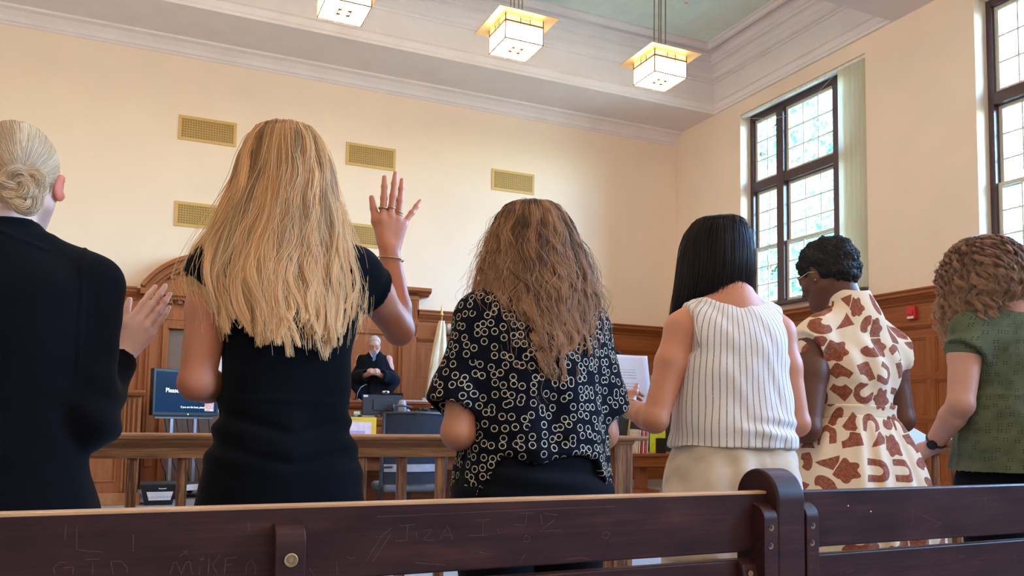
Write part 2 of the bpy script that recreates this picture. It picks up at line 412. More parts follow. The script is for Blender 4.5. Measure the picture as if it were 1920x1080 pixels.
# ------------------------------------------------------------------ pierced wall grilles
m_grille = M('gold painted grille', (.60, .40, .15), .55, .2)
def make_grille():
    root = empty('wall_grille', (0, 0, 0)); W, H = .77, .35
    mb = MB(); e = .04
    mb.box(-W/2, W/2, -.012, 0, H/2-e, H/2); mb.box(-W/2, W/2, -.012, 0, -H/2, -H/2+e)
    mb.box(-W/2, -W/2+e, -.012, 0, -H/2+e, H/2-e); mb.box(W/2-e, W/2, -.012, 0, -H/2+e, H/2-e)
    mb.build('border', m_grille.m, root, .002)
    MB().box(-W/2+.01, W/2-.01, -.002, -.0005, -H/2+.01, H/2-.01).build('duct_opening', plain('black duct', (.03, .025, .02), .9), root)
    l = MB(); iw, ih = W/2-e, H/2-e; nx, nz = 20, 8; dx, dz = 2*iw/nx, 2*ih/nz
    def bar(x0, z0, x1, z1, w=.0030):
        d = math.hypot(x1-x0, z1-z0); ux, uz = (x1-x0)/d, (z1-z0)/d; nx_, nz_ = -uz*w, ux*w
        P = [(x0+nx_, z0+nz_), (x1+nx_, z1+nz_), (x1-nx_, z1-nz_), (x0-nx_, z0-nz_)]
        l.add([(p[0], -.010, p[1]) for p in P]+[(p[0], -.003, p[1]) for p in P], [(0, 1, 2, 3), (7, 6, 5, 4), (0, 4, 5, 1), (1, 5, 6, 2), (2, 6, 7, 3), (3, 7, 4, 0)])
    for a in range(nx):
        for c in range(nz):
            x, z = -iw+(a+.5)*dx, -ih+(c+.5)*dz; q = .30
            # octagon ring with spokes: the pierced star pattern
            pts = [(x+dx*.5*ca, z+dz*.5*sa) for ca, sa in ((1, q), (q, 1), (-q, 1), (-1, q), (-1, -q), (-q, -1), (q, -1), (1, -q))]
            for k in (0, 2, 4, 6): bar(*pts[k], *pts[(k+1) % 8])
            bar(x-dx*.25, z, x+dx*.25, z, .003); bar(x, z-dz*.25, x, z+dz*.25, .003)
    for a in range(nx+1): bar(-iw+a*dx, -ih, -iw+a*dx, ih, .0022)
    for c in range(nz+1): bar(-iw, -ih+c*dz, iw, -ih+c*dz, .0022)
    l.build('pierced_lattice', m_grille.m, root)
    return root
gp = make_grille()
GR = [(.655, 4.99, 'upper left pierced gold grille on the cream wall, highest of the five'), (.655, 3.77, 'lower left pierced gold grille, left of the long blonde hair'),
      (3.00, 4.97, 'pierced gold grille high on the cream wall above the raised hand'), (3.00, 3.74, 'pierced gold grille half hidden by the raised wrist'),
      (5.385, 4.90, 'pierced gold grille alone at the right, above the wavy brown hair')]
for i, (x, z, lb) in enumerate(GR):
    o = gp if i == 0 else copy_tree(gp); o.location = (x, YB, z); tag(o, lb, 'wall grille', 'pierced gold grilles on the back wall')

# ------------------------------------------------------------------ wainscot
def wainscot(name, T, u0, u1, ztop, mats, panels, dz=0):
    """T maps (u, out, z); panels: list of (ua, ub) for raised stile fields"""
    mv, mh = mats
    root = empty(name); root['kind'] = 'structure'
    mb = MB(T); mb.box(u0, u1, 0, .03, 0, ztop-.04)
    mb.build('wall_panelling', mv, root)
    mb = MB(T)
    mb.prism([(0, ztop), (0, ztop-.42), (.045, ztop-.42), (.045, ztop-.18), (.06, ztop-.165), (.065, ztop-.14), (.10, ztop-.10), (.115, ztop-.075), (.135, ztop-.07), (.135, ztop-.035), (.15, ztop-.02), (.15, ztop)], u0, u1, 0)
    mb.prism([(0.02, ztop-.42), (0.02, ztop-.50), (.05, ztop-.50), (.06, ztop-.485), (.075, ztop-.46), (.085, ztop-.44), (.085, ztop-.42)], u0, u1, 0)
    mb.prism([(0.02, 0), (.065, 0), (.065, .16), (.055, .18), (.045, .20), (.02, .20)], u0, u1, 0)
    mb.build('wall_molding', mh, root)
    mb = MB(T); mb2 = MB(T)
    zs = [.20, .32, 1.02, 1.12, 1.55, 1.63, ztop-.60, ztop-.50]
    for k in (0, 2, 4, 6): mb2.box(u0, u1, .03, .052, zs[k], zs[k+1])
    edges = sorted({u0, u1} | {e for p in panels for e in p})
    cur = u0
    for a, b in panels: mb.box(cur, a, .03, .0515, .2, ztop-.5); cur = b
    mb.box(cur, u1, .03, .0515, .2, ztop-.5)
    for a, b in panels:      # panel edge beading
        for k in (1, 3, 5):
            za, zb = zs[k], zs[k+1]
            for (p, q, r, s) in ((a, b, za, za+.022), (a, b, zb-.022, zb), (a, a+.022, za+.022, zb-.022), (b-.022, b, za+.022, zb-.022)): mb.box(p, q, .03, .043, r, s)
    mb.build('wall_stiles', mv, root, .003); mb2.build('wall_rails', mh, root, .003)
    return root
TB = lambda u, o, z: (u, YB-o, z)
TR = lambda u, o, z: (XR-o, u, z)
ZW = 2.66
wainscot('trim_1', TB, XL, -.15, ZW+.03, (m_wwood_v, m_wwood_h), [(-5.3+i*.86, -5.3+i*.86+.70) for i in range(5)]+[(-.95, -.30)])
wainscot('trim_2', TB, 3.78, XR, ZW, (m_wwood_v, m_wwood_h), [(3.98+.86*i, 3.98+.86*i+.66) for i in range(5)])
wainscot('trim_3', TR, YF, YB, ZW, (m_wwood_v, m_wwood_y), [(6.85-.72+(.72)*k-.0+.0, 6.85-.72+.72*k+.60+.0) for k in range(-16, 8)])
wainscot('trim_4', TB, 1.58, 1.78, ZW+.02, (m_wwood_v, m_wwood_h), [])
# tall panel behind the judge, with fluted pilasters and its own cornice
root = empty('trim_5'); root['kind'] = 'structure'
MB().box(1.70, 3.80, YB-.05, YB, 0, 2.9).build('wall_panel', m_wwood_v, root)
pl = MB()
for (a, b) in ((1.74, 1.86), (3.64, 3.76)):
    pl.box(a, b, YB-.12, YB-.05, 2.50, 2.80)
    for k in range(4): x = a+.018+k*.026; pl.box(x, x+.012, YB-.128, YB-.12, 2.5, 2.78)
    pl.box(a-.015, b+.015, YB-.14, YB-.05, 2.80, 2.86)
    pl.box(a-.01, b+.01, YB-.15, YB-.05, 2.42, 2.5); pl.prism([(YB-.05, 2.42), (YB-.15, 2.42), (YB-.12, 2.33), (YB-.07, 2.27), (YB-.05, 2.25)], a, b, 0)
    pl.box(a-.16 if a > 3 else a, b if a > 3 else b+.16, YB-.085, YB-.05, 0, 2.25)
    pl.box(a-.10, a-.04, YB-.10, YB-.05, 0.2, 2.2)
pl.build('wall_pilasters', m_wwood_v, root, .003)
MB().prism([(YB, 2.86), (YB-.10, 2.86), (YB-.13, 2.885), (YB-.20, 2.90), (YB-.24, 2.93), (YB-.24, 2.98), (YB, 2.98)], 1.56, 3.94, 0).build('wall_cornice', m_wwood_h, root)
MB().box(1.70, 3.62, YB-.075, YB-.05, 2.25, 2.33).build('wall_rail', m_wwood_h, root, .003)
# ------------------------------------------------------------------ arched doorway on the left
root = empty('door_1', (.79, YB, 0)); root['kind'] = 'structure'
T = lambda x, y, z: (x, -y, z)
def arch_band(mb, r0, r1, zc, y0, y1, half, n=26):
    a0 = math.asin(half/r1)
    P = []
    for k in range(n+1): a = -a0+2*a0*k/n; P.append((math.sin(a)*r1, zc+math.cos(a)*r1))
    Q = []
    for k in range(n+1): a = -a0+2*a0*k/n; Q.append((math.sin(a)*r0, zc+math.cos(a)*r0))
    for k in range(n):
        mb.prism([P[k], P[k+1], Q[k+1], Q[k]], y0, y1, 1)
R1 = 1.06; HALF = .90; zc = 3.20-R1
zc = 3.22-R1
mb = MB(T); 
arch_band(mb, R1-.05, R1, zc, 0, .24, HALF); arch_band(mb, R1-.13, R1-.055, zc, 0, .17, HALF-.05); arch_band(mb, R1-.17, R1-.135, zc, 0, .12, HALF-.1)
mb.build('door_pediment', m_wwood_h, root)
MB(T).box(-.97, -.50, .001, .035, 0, 2.69).box(.50, .97, .001, .035, 0, 2.69).box(-.50, .50, .001, .0349, 2.151, 2.689).build('door_surround', m_wwood_v, root)
mb = MB(T)     # tympanum and frieze under the arch
n = 24; P = [(-.86, 2.25)]+[(math.sin(a)*(R1-.12), zc+math.cos(a)*(R1-.12)) for a in np.linspace(-math.asin(.84/(R1-.12)), math.asin(.84/(R1-.12)), n)]+[(.86, 2.25)]
mb.prism(P, 0, .06, 1); mb.build('door_tympanum', m_wwood_v, root)
mb = MB(T)
mb.box(-.90, .90, 0, .20, 2.60, 2.68); mb.box(-.86, .86, 0, .15, 2.55, 2.60); mb.box(-.88, .88, 0, .10, 2.28, 2.31)
for k in range(14): x = -.80+k*.123; mb.box(x, x+.06, .06, .13, 2.50, 2.55)
for k in range(9):
    a = -.62+k*.155; x, z = math.sin(a)*(R1-.2), zc+math.cos(a)*(R1-.2); mb.box(x-.03, x+.03, .06, .11, z-.02, z+.025)
mb.build('door_dentils', m_wwood_h, root, .003)
mb = MB(T)
for sx in (-1, 1):
    x0, x1 = sorted((sx*.52, sx*.80)); mb.box(x0, x1, 0, .09, 0, 2.30)
    x0, x1 = sorted((sx*.54, sx*.60)); mb.box(x0, x1, .09, .12, 0, 2.22); 
    x0, x1 = sorted((sx*.66, sx*.76)); mb.box(x0, x1, .09, .105, .3, 2.18)
    x0, x1 = sorted((sx*.80, sx*.88)); mb.box(x0, x1, 0, .06, 0, 2.5)
mb.box(-.52, .52, 0, .09, 2.16, 2.30); mb.box(-.539, .539, .0905, .12, 2.16, 2.22)
mb.build('door_frame', m_wwood_v, root, .004)
m_door = plain('grey brown door paint', (.19, .125, .095), .5, var=.05)
mb = MB(T)
W = .52; dy0, dy1 = .005, .045
mb.box(-W, -.30, dy0, dy1, 0, 2.15); mb.box(.30, W, dy0, dy1, 0, 2.15); mb.box(-.30, .30, dy0, dy1, 1.93, 2.15); mb.box(-.30, .30, dy0, dy1, 0, 1.05)
mb.build('door_leaf', m_door, root, .004)
MB(T).box(-.30, .30, .012, .03, 1.05, 1.93).build('door_glass', plain('pane with painted light', (.78, .76, .72), .3, var=.05), root)  # light behind the glass is put into the pale colour
mb = MB(T)
for (a, b, c, d) in ((-.33, -.30, 1.02, 1.96), (.30, .33, 1.02, 1.96), (-.30, .30, 1.93, 1.96), (-.30, .30, 1.02, 1.05)): mb.box(a, b, .03, .055, c, d)
mb.build('door_bead', plain('grey bead', (.36, .34, .33), .5), root, .003)
MB(T).tube([(.44, .05, 1.0), (.44, .10, 1.0), (.34, .10, 1.0)], .011, 8).build('door_handle', m_brass, root)
# ------------------------------------------------------------------ furniture materials
m_pew = M('dark mahogany stain', rough=.33)
_v = m_pew.coord('Object', (1.2, 14, 14)); _n1 = m_pew.noise(_v, 3, 6, .65, .5); _n2 = m_pew.noise(m_pew.coord('Object', (3, 160, 160)), 2, 3)
_n3 = m_pew.noise(m_pew.coord('Object', (5, 5, 9)), 1.6, 3)
_f = m_pew.w(_n1)*.5+m_pew.w(_n2)*.2+m_pew.w(_n3)*.3
m_pew.base(m_pew.ramp(_f.s, [(.36, (.017, .0055, .006)), (.52, (.040, .0115, .011)), (.66, (.080, .024, .016))]))
m_pew.b.inputs['Specular IOR Level'].default_value = .27; m_pew.bump(_n2, .12, .001); m_pew.rough(m_pew.ramp(_n3, [(.3, (.38, .38, .38)), (.7, (.46, .46, .46))])); m_pew = m_pew.m
m_worn = wood('worn golden edge', (.30, .13, .055), (.72, .42, .22), 0, .4, 2.5, .7)
m_carve = plain('scratched wood', (.115, .06, .048), .7)
m_oak_h = wood('brown oak lengthwise', (.10, .036, .012), (.44, .19, .072), 0, .4, 1.6, .7, .1, .15)
m_oak_v = wood('brown oak upright', (.07, .024, .008), (.34, .145, .055), 2, .5, 2.2, .95, .1, .15)
m_black = plain('black plastic', (.012, .012, .014), .45)
m_dark = plain('dark grey plastic', (.03, .032, .037), .5)
m_mesh = plain('navy black mesh fabric', (.016, .02, .034), .8, bump=.5, bs=900)
m_grey = plain('light grey plastic', (.34, .36, .42), .5)
m_silver = M('brushed aluminium', (.62, .66, .75), .35, .8).m
m_paper = plain('white paper', (.80, .79, .84), .7, var=.02)
m_ink = plain('grey print', (.33, .33, .38), .8)
m_yellow = plain('yellow card', (.85, .60, .05), .6, var=.03)

# ------------------------------------------------------------------ the pew in front
CARVE = [[(0.0444,0.7702),(0.0482,0.7865),(0.0526,0.7874),(0.06,0.7692),(0.0619,0.7786),(0.066,0.7867),(0.0705,0.7871),(0.0746,0.7683)],[(0.0844,0.7796),(0.0837,0.7677)],[(0.0828,0.7905),(0.0909,0.7884)],[(0.0889,0.7925),(0.0852,0.7868)],[(0.0965,0.7909),(0.0963,0.7669)],[(0.1114,0.7937),(0.1015,0.781),(0.109,0.7661)],[(0.1197,0.7896),(0.1183,0.7655)],[(0.1197,0.7891),(0.1349,0.79)],[(0.1189,0.7788),(0.1282,0.7799)],[(0.1489,0.7636),(0.1496,0.777),(0.1564,0.7851),(0.1628,0.7725),(0.162,0.7627)],[(0.0567,0.7955),(0.0676,0.804)],[(0.0609,0.8036),(0.0679,0.7961)],[(0.1495,0.8433),(0.1518,0.8271)],[(-0.0908,0.8454),(-0.091,0.8273)],[(-0.0776,0.8437),(-0.0757,0.8118),(-0.0596,0.8087),(-0.0429,0.8067)],[(-0.1007,0.7795),(-0.1031,0.7886),(-0.0955,0.796),(-0.0885,0.7956)],[(-0.0911,0.7879),(-0.079,0.7883),(-0.0796,0.7781)],[(-0.0557,0.7926),(-0.055,0.7766)],[(-0.0652,0.7976),(-0.0467,0.7977)],[(-0.0329,0.7935),(-0.029,0.7749)],[(-0.0319,0.7935),(-0.0192,0.7927),(-0.0114,0.783),(-0.0121,0.7761)],[(-0.0059,0.8292),(-0.0049,0.8059)],[(0.385,0.8257),(0.4102,0.8274)],[(0.3975,0.8266),(0.3962,0.8019),(0.3773,0.8022)],[(0.4119,0.814),(0.4135,0.8059)],[(0.4246,0.8174),(0.4388,0.8182),(0.4249,0.8013),(0.445,0.7996)],[(0.4522,0.8009),(0.4663,0.8225),(0.4755,0.7998)],[(0.4593,0.8078),(0.4724,0.8081)],[(0.5165,0.8302),(0.5424,0.8301)],[(0.5296,0.8297),(0.5291,0.8047)],[(0.5041,0.805),(0.5382,0.8043)],[(0.5966,0.8386),(0.6237,0.8391)],[(0.6109,0.8387),(0.6087,0.8183),(0.5875,0.8199)],[(0.6373,0.8358),(0.6408,0.8178)],[(0.6448,0.837),(0.671,0.8332)],[(0.6661,0.8261),(0.6354,0.8066),(0.6779,0.8068)],[(0.3305,0.7732),(0.3551,0.8112),(0.3712,0.8236)],[(0.3413,0.7713),(0.3701,0.8144)],[(0.2997,0.7827),(0.3051,0.7785),(0.3143,0.7793)],[(0.6053,0.7915),(0.6148,0.7896),(0.6186,0.7965),(0.6099,0.8012),(0.6046,0.7943)],[(0.5565,0.8133),(0.5606,0.8061)],[(0.5236,0.7765),(0.5458,0.7726)],[(0.2422,0.7682),(0.2503,0.7551)],[(0.2843,0.7746),(0.2854,0.7554)],[(0.4116,0.7659),(0.4633,0.7589)],[(0.3461,0.8417),(0.4673,0.8429),(0.5887,0.8445),(0.7886,0.845)],[(0.5995,0.7536),(0.6088,0.7701)],[(0.761,0.7959),(0.7714,0.8008),(0.7784,0.7946),(0.7715,0.7881),(0.7617,0.7915)],[(0.6868,0.7558),(0.7203,0.7568),(0.7373,0.7515)],[(1.5483,0.8135),(1.6414,0.7799)],[(1.8296,0.8193),(1.8042,0.7972)],[(1.6168,0.7726),(1.6434,0.7845)],[(1.5501,0.8134),(1.5492,0.783)],[(1.7896,0.8352),(1.7924,0.8056)],[(1.611,0.7063),(1.609,0.7013),(1.6183,0.7013)],[(1.6446,0.707),(1.6712,0.7068)],[(1.698,0.7066),(1.7172,0.703)],[(1.7522,0.6958),(1.7881,0.6977)],[(1.8719,0.6972),(1.8691,0.6811)],[(1.8822,0.6952),(1.8946,0.6918),(1.89,0.6826),(1.8817,0.6831)],[(1.336,0.6953),(1.3375,0.6856)],[(1.3523,0.6919),(1.3755,0.6952)],[(1.4223,0.685),(1.4395,0.6889)]]
pew = empty('pew', (1.17, 1.3, 0), label='long dark stained wooden pew with scratched back slats, rounded divider and a carved name', cat='pew')
pew.location = (0, 0, 0)
YP = 1.283
def pslat(z0, z1, x0, x1, y=YP, t=.024):
    return MB().box(x0, x1, y, y+t, z0, z1).build('back_slat', m_pew, pew, .004)
for (a, b_) in ((-2.6, 1.142), (1.21, 4.2)):
    top = pslat(.747, .863, a, b_)
    if a < 0:
        sA = top; MB().box(a+.01, b_-.001, YP-.0006, YP+.0246, .8585, .8648).build('worn_edge', m_worn, top, .002)
    pslat(.59, .732, a, b_, YP+.002); pslat(.45, .575, a, b_, YP+.004)
    MB().box(a, b_, 1.31, 1.74, .415, .44).build('seat', m_pew, pew, .008)
# divider with its rounded top, and the end standards
def standard(x0, x1, name='divider_post'):
    y0, y1, zt = 1.25, 1.375, .908; r = (y1-y0)/2
    P = [(y0, 0), (y0, zt-r)]+[((y0+y1)/2-r*math.cos(t), zt-r+r*math.sin(t)) for t in np.linspace(0.12, math.pi-.12, 16)]+[(y1, zt-r), (y1, .46), (1.72, .45), (1.74, .40), (1.70, 0)]
    MB().prism(P, x0, x1, 0).build(name, m_pew, pew, .006, seg=3)
standard(1.14, 1.211); standard(-2.68, -2.60, 'end_standard'); standard(4.2, 4.27, 'end_standard')
def bracket(x0, x1, zt, wide=None):
    P = [(YP+.002, zt)]+[(YP-.034*math.sin(t)-.0, zt-.030+.030*math.cos(t)) for t in np.linspace(.0, math.pi/2, 8)]+[(YP-.034, .42), (YP+.002, .42)]
    o = MB().prism(P, x0, x1, 0).build('bracket', m_pew, pew, .003)
    if wide: MB().prism([(YP+.002, .735), (YP-.012, .725), (YP-.018, .70), (YP-.018, .42), (YP+.002, .42)], wide, x0+.001, 0).build('bracket_foot', m_pew, pew, .003)
    return o
b1 = bracket(1.105, 1.139, .842, 1.068); b2 = bracket(1.213, 1.245, .842); b3 = bracket(.186, .230, .838)
m_hole = plain('pale worn bore', (.30, .17, .09), .6); m_bore_shade = plain('painted bore shade', (.03, .015, .01), .7)
for (x, z, par) in ((1.122, .797, b1), (1.120, .762, b1), (1.228, .797, b2), (1.226, .763, b2)):
    MB().lathe((x, YP-.0335, z), [(.0062, 0), (.0062, -.0012), (.0035, -.0012)], 18, 1).build('bolt_recess', m_hole, par)
    MB().lathe((x-.0015, YP-.0346, z+.0015), [(.0045, 0), (.0045, -.0004)], 16, 1).build('recess_shadow', m_bore_shade, par)  # offset dark disc paints the shade inside the recess
MB().lathe((1.084, YP-.0175, .709), [(.006, 0), (.006, -.0012), (.0035, -.0012)], 18, 1).build('bolt_recess', m_hole, b1)
MB().lathe((.2085, YP-.0337, .787), [(.010, 0), (.010, -.003), (.0085, -.0035), (.0075, -.001)], 24, 1).build('screw_ring', M('old brass', (.5, .40, .22), .4, .8).m, b3)
MB().lathe((.2085, YP-.034, .787), [(.0072, 0), (.0072, -.0006), (.003, -.0016)], 20, 1).build('screw_head', m_hole, b3)
mbc = MB()
for s_ in CARVE:
    pts = []
    for i in range(len(s_)-1):
        (xa, za), (xb, zb) = s_[i], s_[i+1]
        for k in range(4): t = k/4; pts.append((xa+(xb-xa)*t, za+(zb-za)*t))
    pts.append(s_[-1])
    n = len(pts); vs = []
    for i, (x, z) in enumerate(pts):
        a_, b_ = pts[max(i-1, 0)], pts[min(i+1, n-1)]; d = math.hypot(b_[0]-a_[0], b_[1]-a_[1]) or 1
        nx, nz = -(b_[1]-a_[1])/d, (b_[0]-a_[0])/d; w_ = .00042*(.6+.6*random.random())
        vs += [(x+nx*w_, YP-.0004, z+nz*w_), (x-nx*w_, YP-.0004, z-nz*w_)]
    mbc.add(vs, [(2*i, 2*i+1, 2*i+3, 2*i+2) for i in range(n-1)])
mbc.build('scratches', m_carve, sA)['kind'] = 'stuff'
for (x, z) in ((1.36, .829), (1.425, .815)): MB().lathe((x, YP-.0002, z), [(.0016, 0), (.0016, -.0006)], 10, 1).build('paint_chip', m_paper, pew)

# ------------------------------------------------------------------ the bar rail
def rail(x0, x1, label, post_l, post_r, off):
    r = empty('bar_railing', (0, 0, 0), label=label, cat='railing', group='oak railings across the courtroom')
    YR = 3.5; xa, xb = x0-(.07 if post_l else 0), x1+(.07 if post_r else 0)
    MB().prism([(YR-.075, .902), (YR-.08, .908), (YR-.08, .918), (YR-.072, .925), (YR+.085, .925), (YR+.085, .902)], xa, xb, 0).build('cap_rail', m_oak_h, r, .002)
    MB().prism([(YR-.03, .828), (YR-.035, .868), (YR-.04, .872), (YR-.048, .880), (YR-.066, .893), (YR-.07, .902), (YR+.07, .902), (YR+.03, .87), (YR+.03, .828)], x0, x1, 0).build('moulded_rail', m_oak_h, r, .0015)
    MB().box(x0, x1, YR-.03, YR+.03, .09, .17).build('bottom_rail', m_oak_h, r, .004)
    k0 = math.ceil((x0+.1-off)/.1805); x = off+k0*.1805
    while x < x1-.12:
        MB().box(x-.0195, x+.0195, YR-.019, YR+.019, .17, .828).build('baluster', m_oak_v, r, .002); x += .1805
    for e, p in ((x0, post_l), (x1, post_r)):
        if not p: continue
        s = -1 if e == x0 else 1
        a, b = sorted((e, e-s*.105)); MB().box(a, b, YR-.05, YR+.055, 0, .90).build('newel_post', m_oak_v, r, .004)
        a, b = sorted((e-s*.105, e-s*.15)); MB().box(a, b, YR-.035, YR+.04, 0, .828).build('newel_pilaster', m_oak_v, r, .003)
    return r
rail(-4.5, 2.222, 'long brown oak railing with square balusters behind the standing people, ending at a post', False, True, .148)
rail(3.70, 8.50, 'short stretch of oak railing between the patterned dress and the green top', True, False, 4.25)
# microphone on the railing end
mc = empty('gooseneck_microphone', (2.105, 3.5, .925), 0, 'black gooseneck microphone with a foam head in a block on the railing post', 'microphone')
MB().box(-.035, .035, -.035, .035, .0005, .075).build('base', m_black, mc, .004)
MB().lathe((.027, -.02, 0), [(.020, .001), (.020, .105), (.016, .105), (.016, .02)], 20).build('holder', m_black, mc, .001)
MB().tube([(-.005, 0, .07), (-.01, 0, .2), (-.005, -.005, .32), (.03, -.01, .395)], .005, 8).build('gooseneck', m_black, mc, smooth=True)
MB().lathe((.047, -.012, .405), [(.003, -.022), (.013, -.018), (.019, -.004), (.019, .008), (.013, .019), (.003, .023)], 16).build('foam_head', plain('black foam', (.01, .01, .012), .95), mc, smooth=True)

# ------------------------------------------------------------------ witness stand at the left
ws = empty('witness_stand', (0, 0, 0), label='panelled red brown wooden witness stand at the left, by the arched doorway', cat='witness stand')
MB().box(-2.0, -.03, 10.0, 11.84, 0, 1.2).build('body', m_wwood_v, ws, .004)
MB().prism([(9.93, 1.2), (9.90, 1.235), (9.90, 1.26), (10.12, 1.26), (10.12, 1.2)], -2.05, .01, 0).build('ledge', m_wwood_h, ws, .004)
q = MB()
for k in range(4):
    x1 = -.25-.48*k; q.box(x1-.36, x1-.34, 9.985, 10.0, .25, 1.08); q.box(x1-.02, x1, 9.985, 10.0, .25, 1.08); q.box(x1-.34, x1-.02, 9.985, 10.0, .25, .27); q.box(x1-.34, x1-.02, 9.985, 10.0, 1.06, 1.08)
for x in (-.20, -.16, -.11, -.06): q.box(x, x+.02, 9.975, 10.0, .14, 1.16)
q.build('panel_molding', m_wwood_v, ws, .003)
MB().box(-2.02, .0, 9.93, 10.0, 0, .13).build('plinth', plain('orange oak base', (.42, .17, .06), .45), ws, .004)

# ------------------------------------------------------------------ television on a cart
tv = empty('television', (.47, 10.80, 1.265), R_(35), 'black flat television showing white words on deep blue, on a silver cart', 'television')
MB().box(-.475, .475, -.02, .05, -.28, .28).build('casing', m_black, tv, .008)
ms = M('lit screen', (0, 0, 0), .25)
_v = ms.coord('Object'); _g = ms.noise(_v, 1.2, 2)
ms.l(ms.ramp(_g, [(.3, (.006, .028, .085)), (.7, (.010, .05, .14))]), ms.b.inputs['Emission Color']); ms.b.inputs['Emission Strength'].default_value = .42
ms.b.inputs['Specular IOR Level'].default_value = .2
scr = MB().box(-.445, .445, -.0215, -.019, -.24, .25).build('screen', ms.m, tv)
m_glow = emit('white screen text', (.85, .92, 1), .8).m
def text(name, s, parent, size, loc, mt, rot=(R_(90), 0, 0), align='LEFT', ext=.0003, bold=False):
    cu = bpy.data.curves.new(name, 'FONT'); cu.body = s; cu.size = size; cu.align_x = align; cu.extrude = ext; cu.offset = size*.012 if bold else 0
    t_ = bpy.data.objects.new(name, cu); me = bpy.data.meshes.new_from_object(t_); bpy.data.objects.remove(t_)
    o = link(name, me, [], parent); me.materials.clear(); me.materials.append(mt); o.location = loc; o.rotation_euler = rot
    return o
text('screen_text', 'Please wait, ', tv, .075, (-.31, -.0222, .0), m_glow, bold=True)
text('screen_text', 'If you are the host, please', tv, .034, (-.09, -.0222, -.185), m_glow, bold=True)
mp_ = M('video thumbnail', (0, 0, 0)); _v = mp_.coord('Object', (14, 14, 30)); mp_.l(mp_.ramp(mp_.noise(_v, 1.2, 4, .7), [(.32, (.10, .10, .25)), (.45, (.5, .5, .6)), (.52, (.4, .08, .05)), (.62, (.75, .7, .8))]), mp_.b.inputs['Emission Color']); mp_.b.inputs['Emission Strength'].default_value = .8
MB().box(.26, .40, -.0225, -.0214, -.22, -.11).build('video_thumbnail', mp_.m, tv)
MB().lathe((.02, -.021, -.262), [(.009, 0), (.009, -.0015)], 14, 1).build('badge', m_glow, tv)
cart = empty('television_cart', (.47, 10.86, 0), R_(35), 'silver and black wheeled cart that carries the television', 'cart')
for x in (-.17, .17): MB().box(x-.022, x+.022, .02, .06, .16, 1.25).build('upright', m_silver, cart, .004)
MB().box(-.42, .42, .0, .04, .95, .98).build('crossbar', m_grey, cart, .003)
MB().box(-.36, .36, -.36, .30, .145, .17).build('shelf', m_dark, cart, .004)
MB().box(-.37, .37, -.38, -.36, .10, .17).build('shelf_edge', m_paper, cart, .004)
for sx in (-.3, .3):
    for sy in (-.3, .24): MB().lathe((sx, sy, .05), [(.05, -.015), (.05, .015)], 18, 0).build('caster', m_black, cart, .004)
cb = MB()
random.seed(5)
for k in range(5):
    x = -.3+.16*k; cb.tube([(x, -.01, .95), (x+.05, -.06, .62-.05*k), (x-.06, -.05, .45), (x+.02, -.04, .3), (x+.05, -.02, .18)], .006, 6)
cb.build('cables', m_black, cart, smooth=True)
pl = MB(); P = [(-.13, .10, .72), (-.22, .02, .60), (-.16, -.06, .52), (-.03, -.08, .55), (.03, -.02, .64)]; pl.tube([Vector(p) for p in P], .009, 6); pl.build('hanging_cable', m_black, cart, smooth=True)
# bin with a label
bn = empty('calendar_bin', (.19, 9.98, 0), label='black tapered bin with a handle and a white label on the carpet below the television', cat='bin')
def taper(x, y, z0, z1, bx, by, tx, ty, mb):
    V = [(x+s*bx, y+t*by, z0) for t in (-1, 1) for s in (-1, 1)]+[(x+s*tx, y+t*ty, z1) for t in (-1, 1) for s in (-1, 1)]
    mb.add(V, [(0, 2, 3, 1), (4, 5, 7, 6), (0, 1, 5, 4), (2, 6, 7, 3), (0, 4, 6, 2), (1, 3, 7, 5)]); return mb
taper(0, 0, .0, .225, .14, .15, .19, .20, MB()).build('body', m_black, bn, .004)
MB().box(-.195, .195, -.205, .205, .225, .24).build('rim', m_dark, bn, .003)
MB().tube([(.0, -.20, .19), (.0, -.225, .185), (.07, -.225, .185), (.07, -.20, .19)], .006, 8).build('handle', m_silver, bn)
lb = empty('tmp'); bpy.data.objects.remove(lb)
o = MB().add([(-.10, -.172, .055), (.12, -.172, .055), (.145, -.193, .15), (-.125, -.193, .15)], [(0, 1, 2, 3)])
mbl = MB(); mbl.add([(-.10, -.168, .055), (.12, -.168, .055), (.145, -.192, .15), (-.125, -.192, .15)], [(0, 1, 2, 3)]); lbl = mbl.build('label', m_paper, bn)
text('label_text', 'C A L E N D A R', lbl, .034, (.01, -.183, .085), m_ink, rot=(R_(77), 0, 0), align='CENTER')

# ------------------------------------------------------------------ judge's bench on its dais
dais = MB().box(1.25, 4.9, 10.05, 11.84, 0, .35).build('dais', m_carpet)
tag(dais, 'carpeted step raised under the judge and the high bench', 'platform')
bench = empty('judges_bench', (0, 0, 0), label='high red brown wooden bench in front of the robed judge', cat='bench')
MB().box(1.6, 4.3, 10.3, 10.36, .351, 1.19).build('front_panel', m_wwood_h, bench, .003)
MB().prism([(10.29, 1.10), (10.24, 1.13), (10.22, 1.16), (10.22, 1.18), (10.30, 1.18), (10.30, 1.10)], 1.58, 4.32, 0).build('ledge_molding', m_wwood_h, bench, .002)
MB().box(1.55, 4.35, 10.20, 10.62, 1.18, 1.215).build('bench_top', m_wwood_h, bench, .005)
for x in (1.6, 4.25): MB().box(x, x+.05, 10.36, 10.6, .351, 1.18).build('side_panel', m_wwood_v, bench, .003)
q = MB()
for k in range(4): x = 1.7+k*.64; q.box(x, x+.55, 10.285, 10.3, .5, .53); q.box(x, x+.55, 10.285, 10.3, 1.0, 1.03); q.box(x, x+.03, 10.285, 10.3, .53, 1.0); q.box(x+.52, x+.55, 10.285, 10.3, .53, 1.0)
q.build('panel_molding', m_wwood_v, bench, .002)
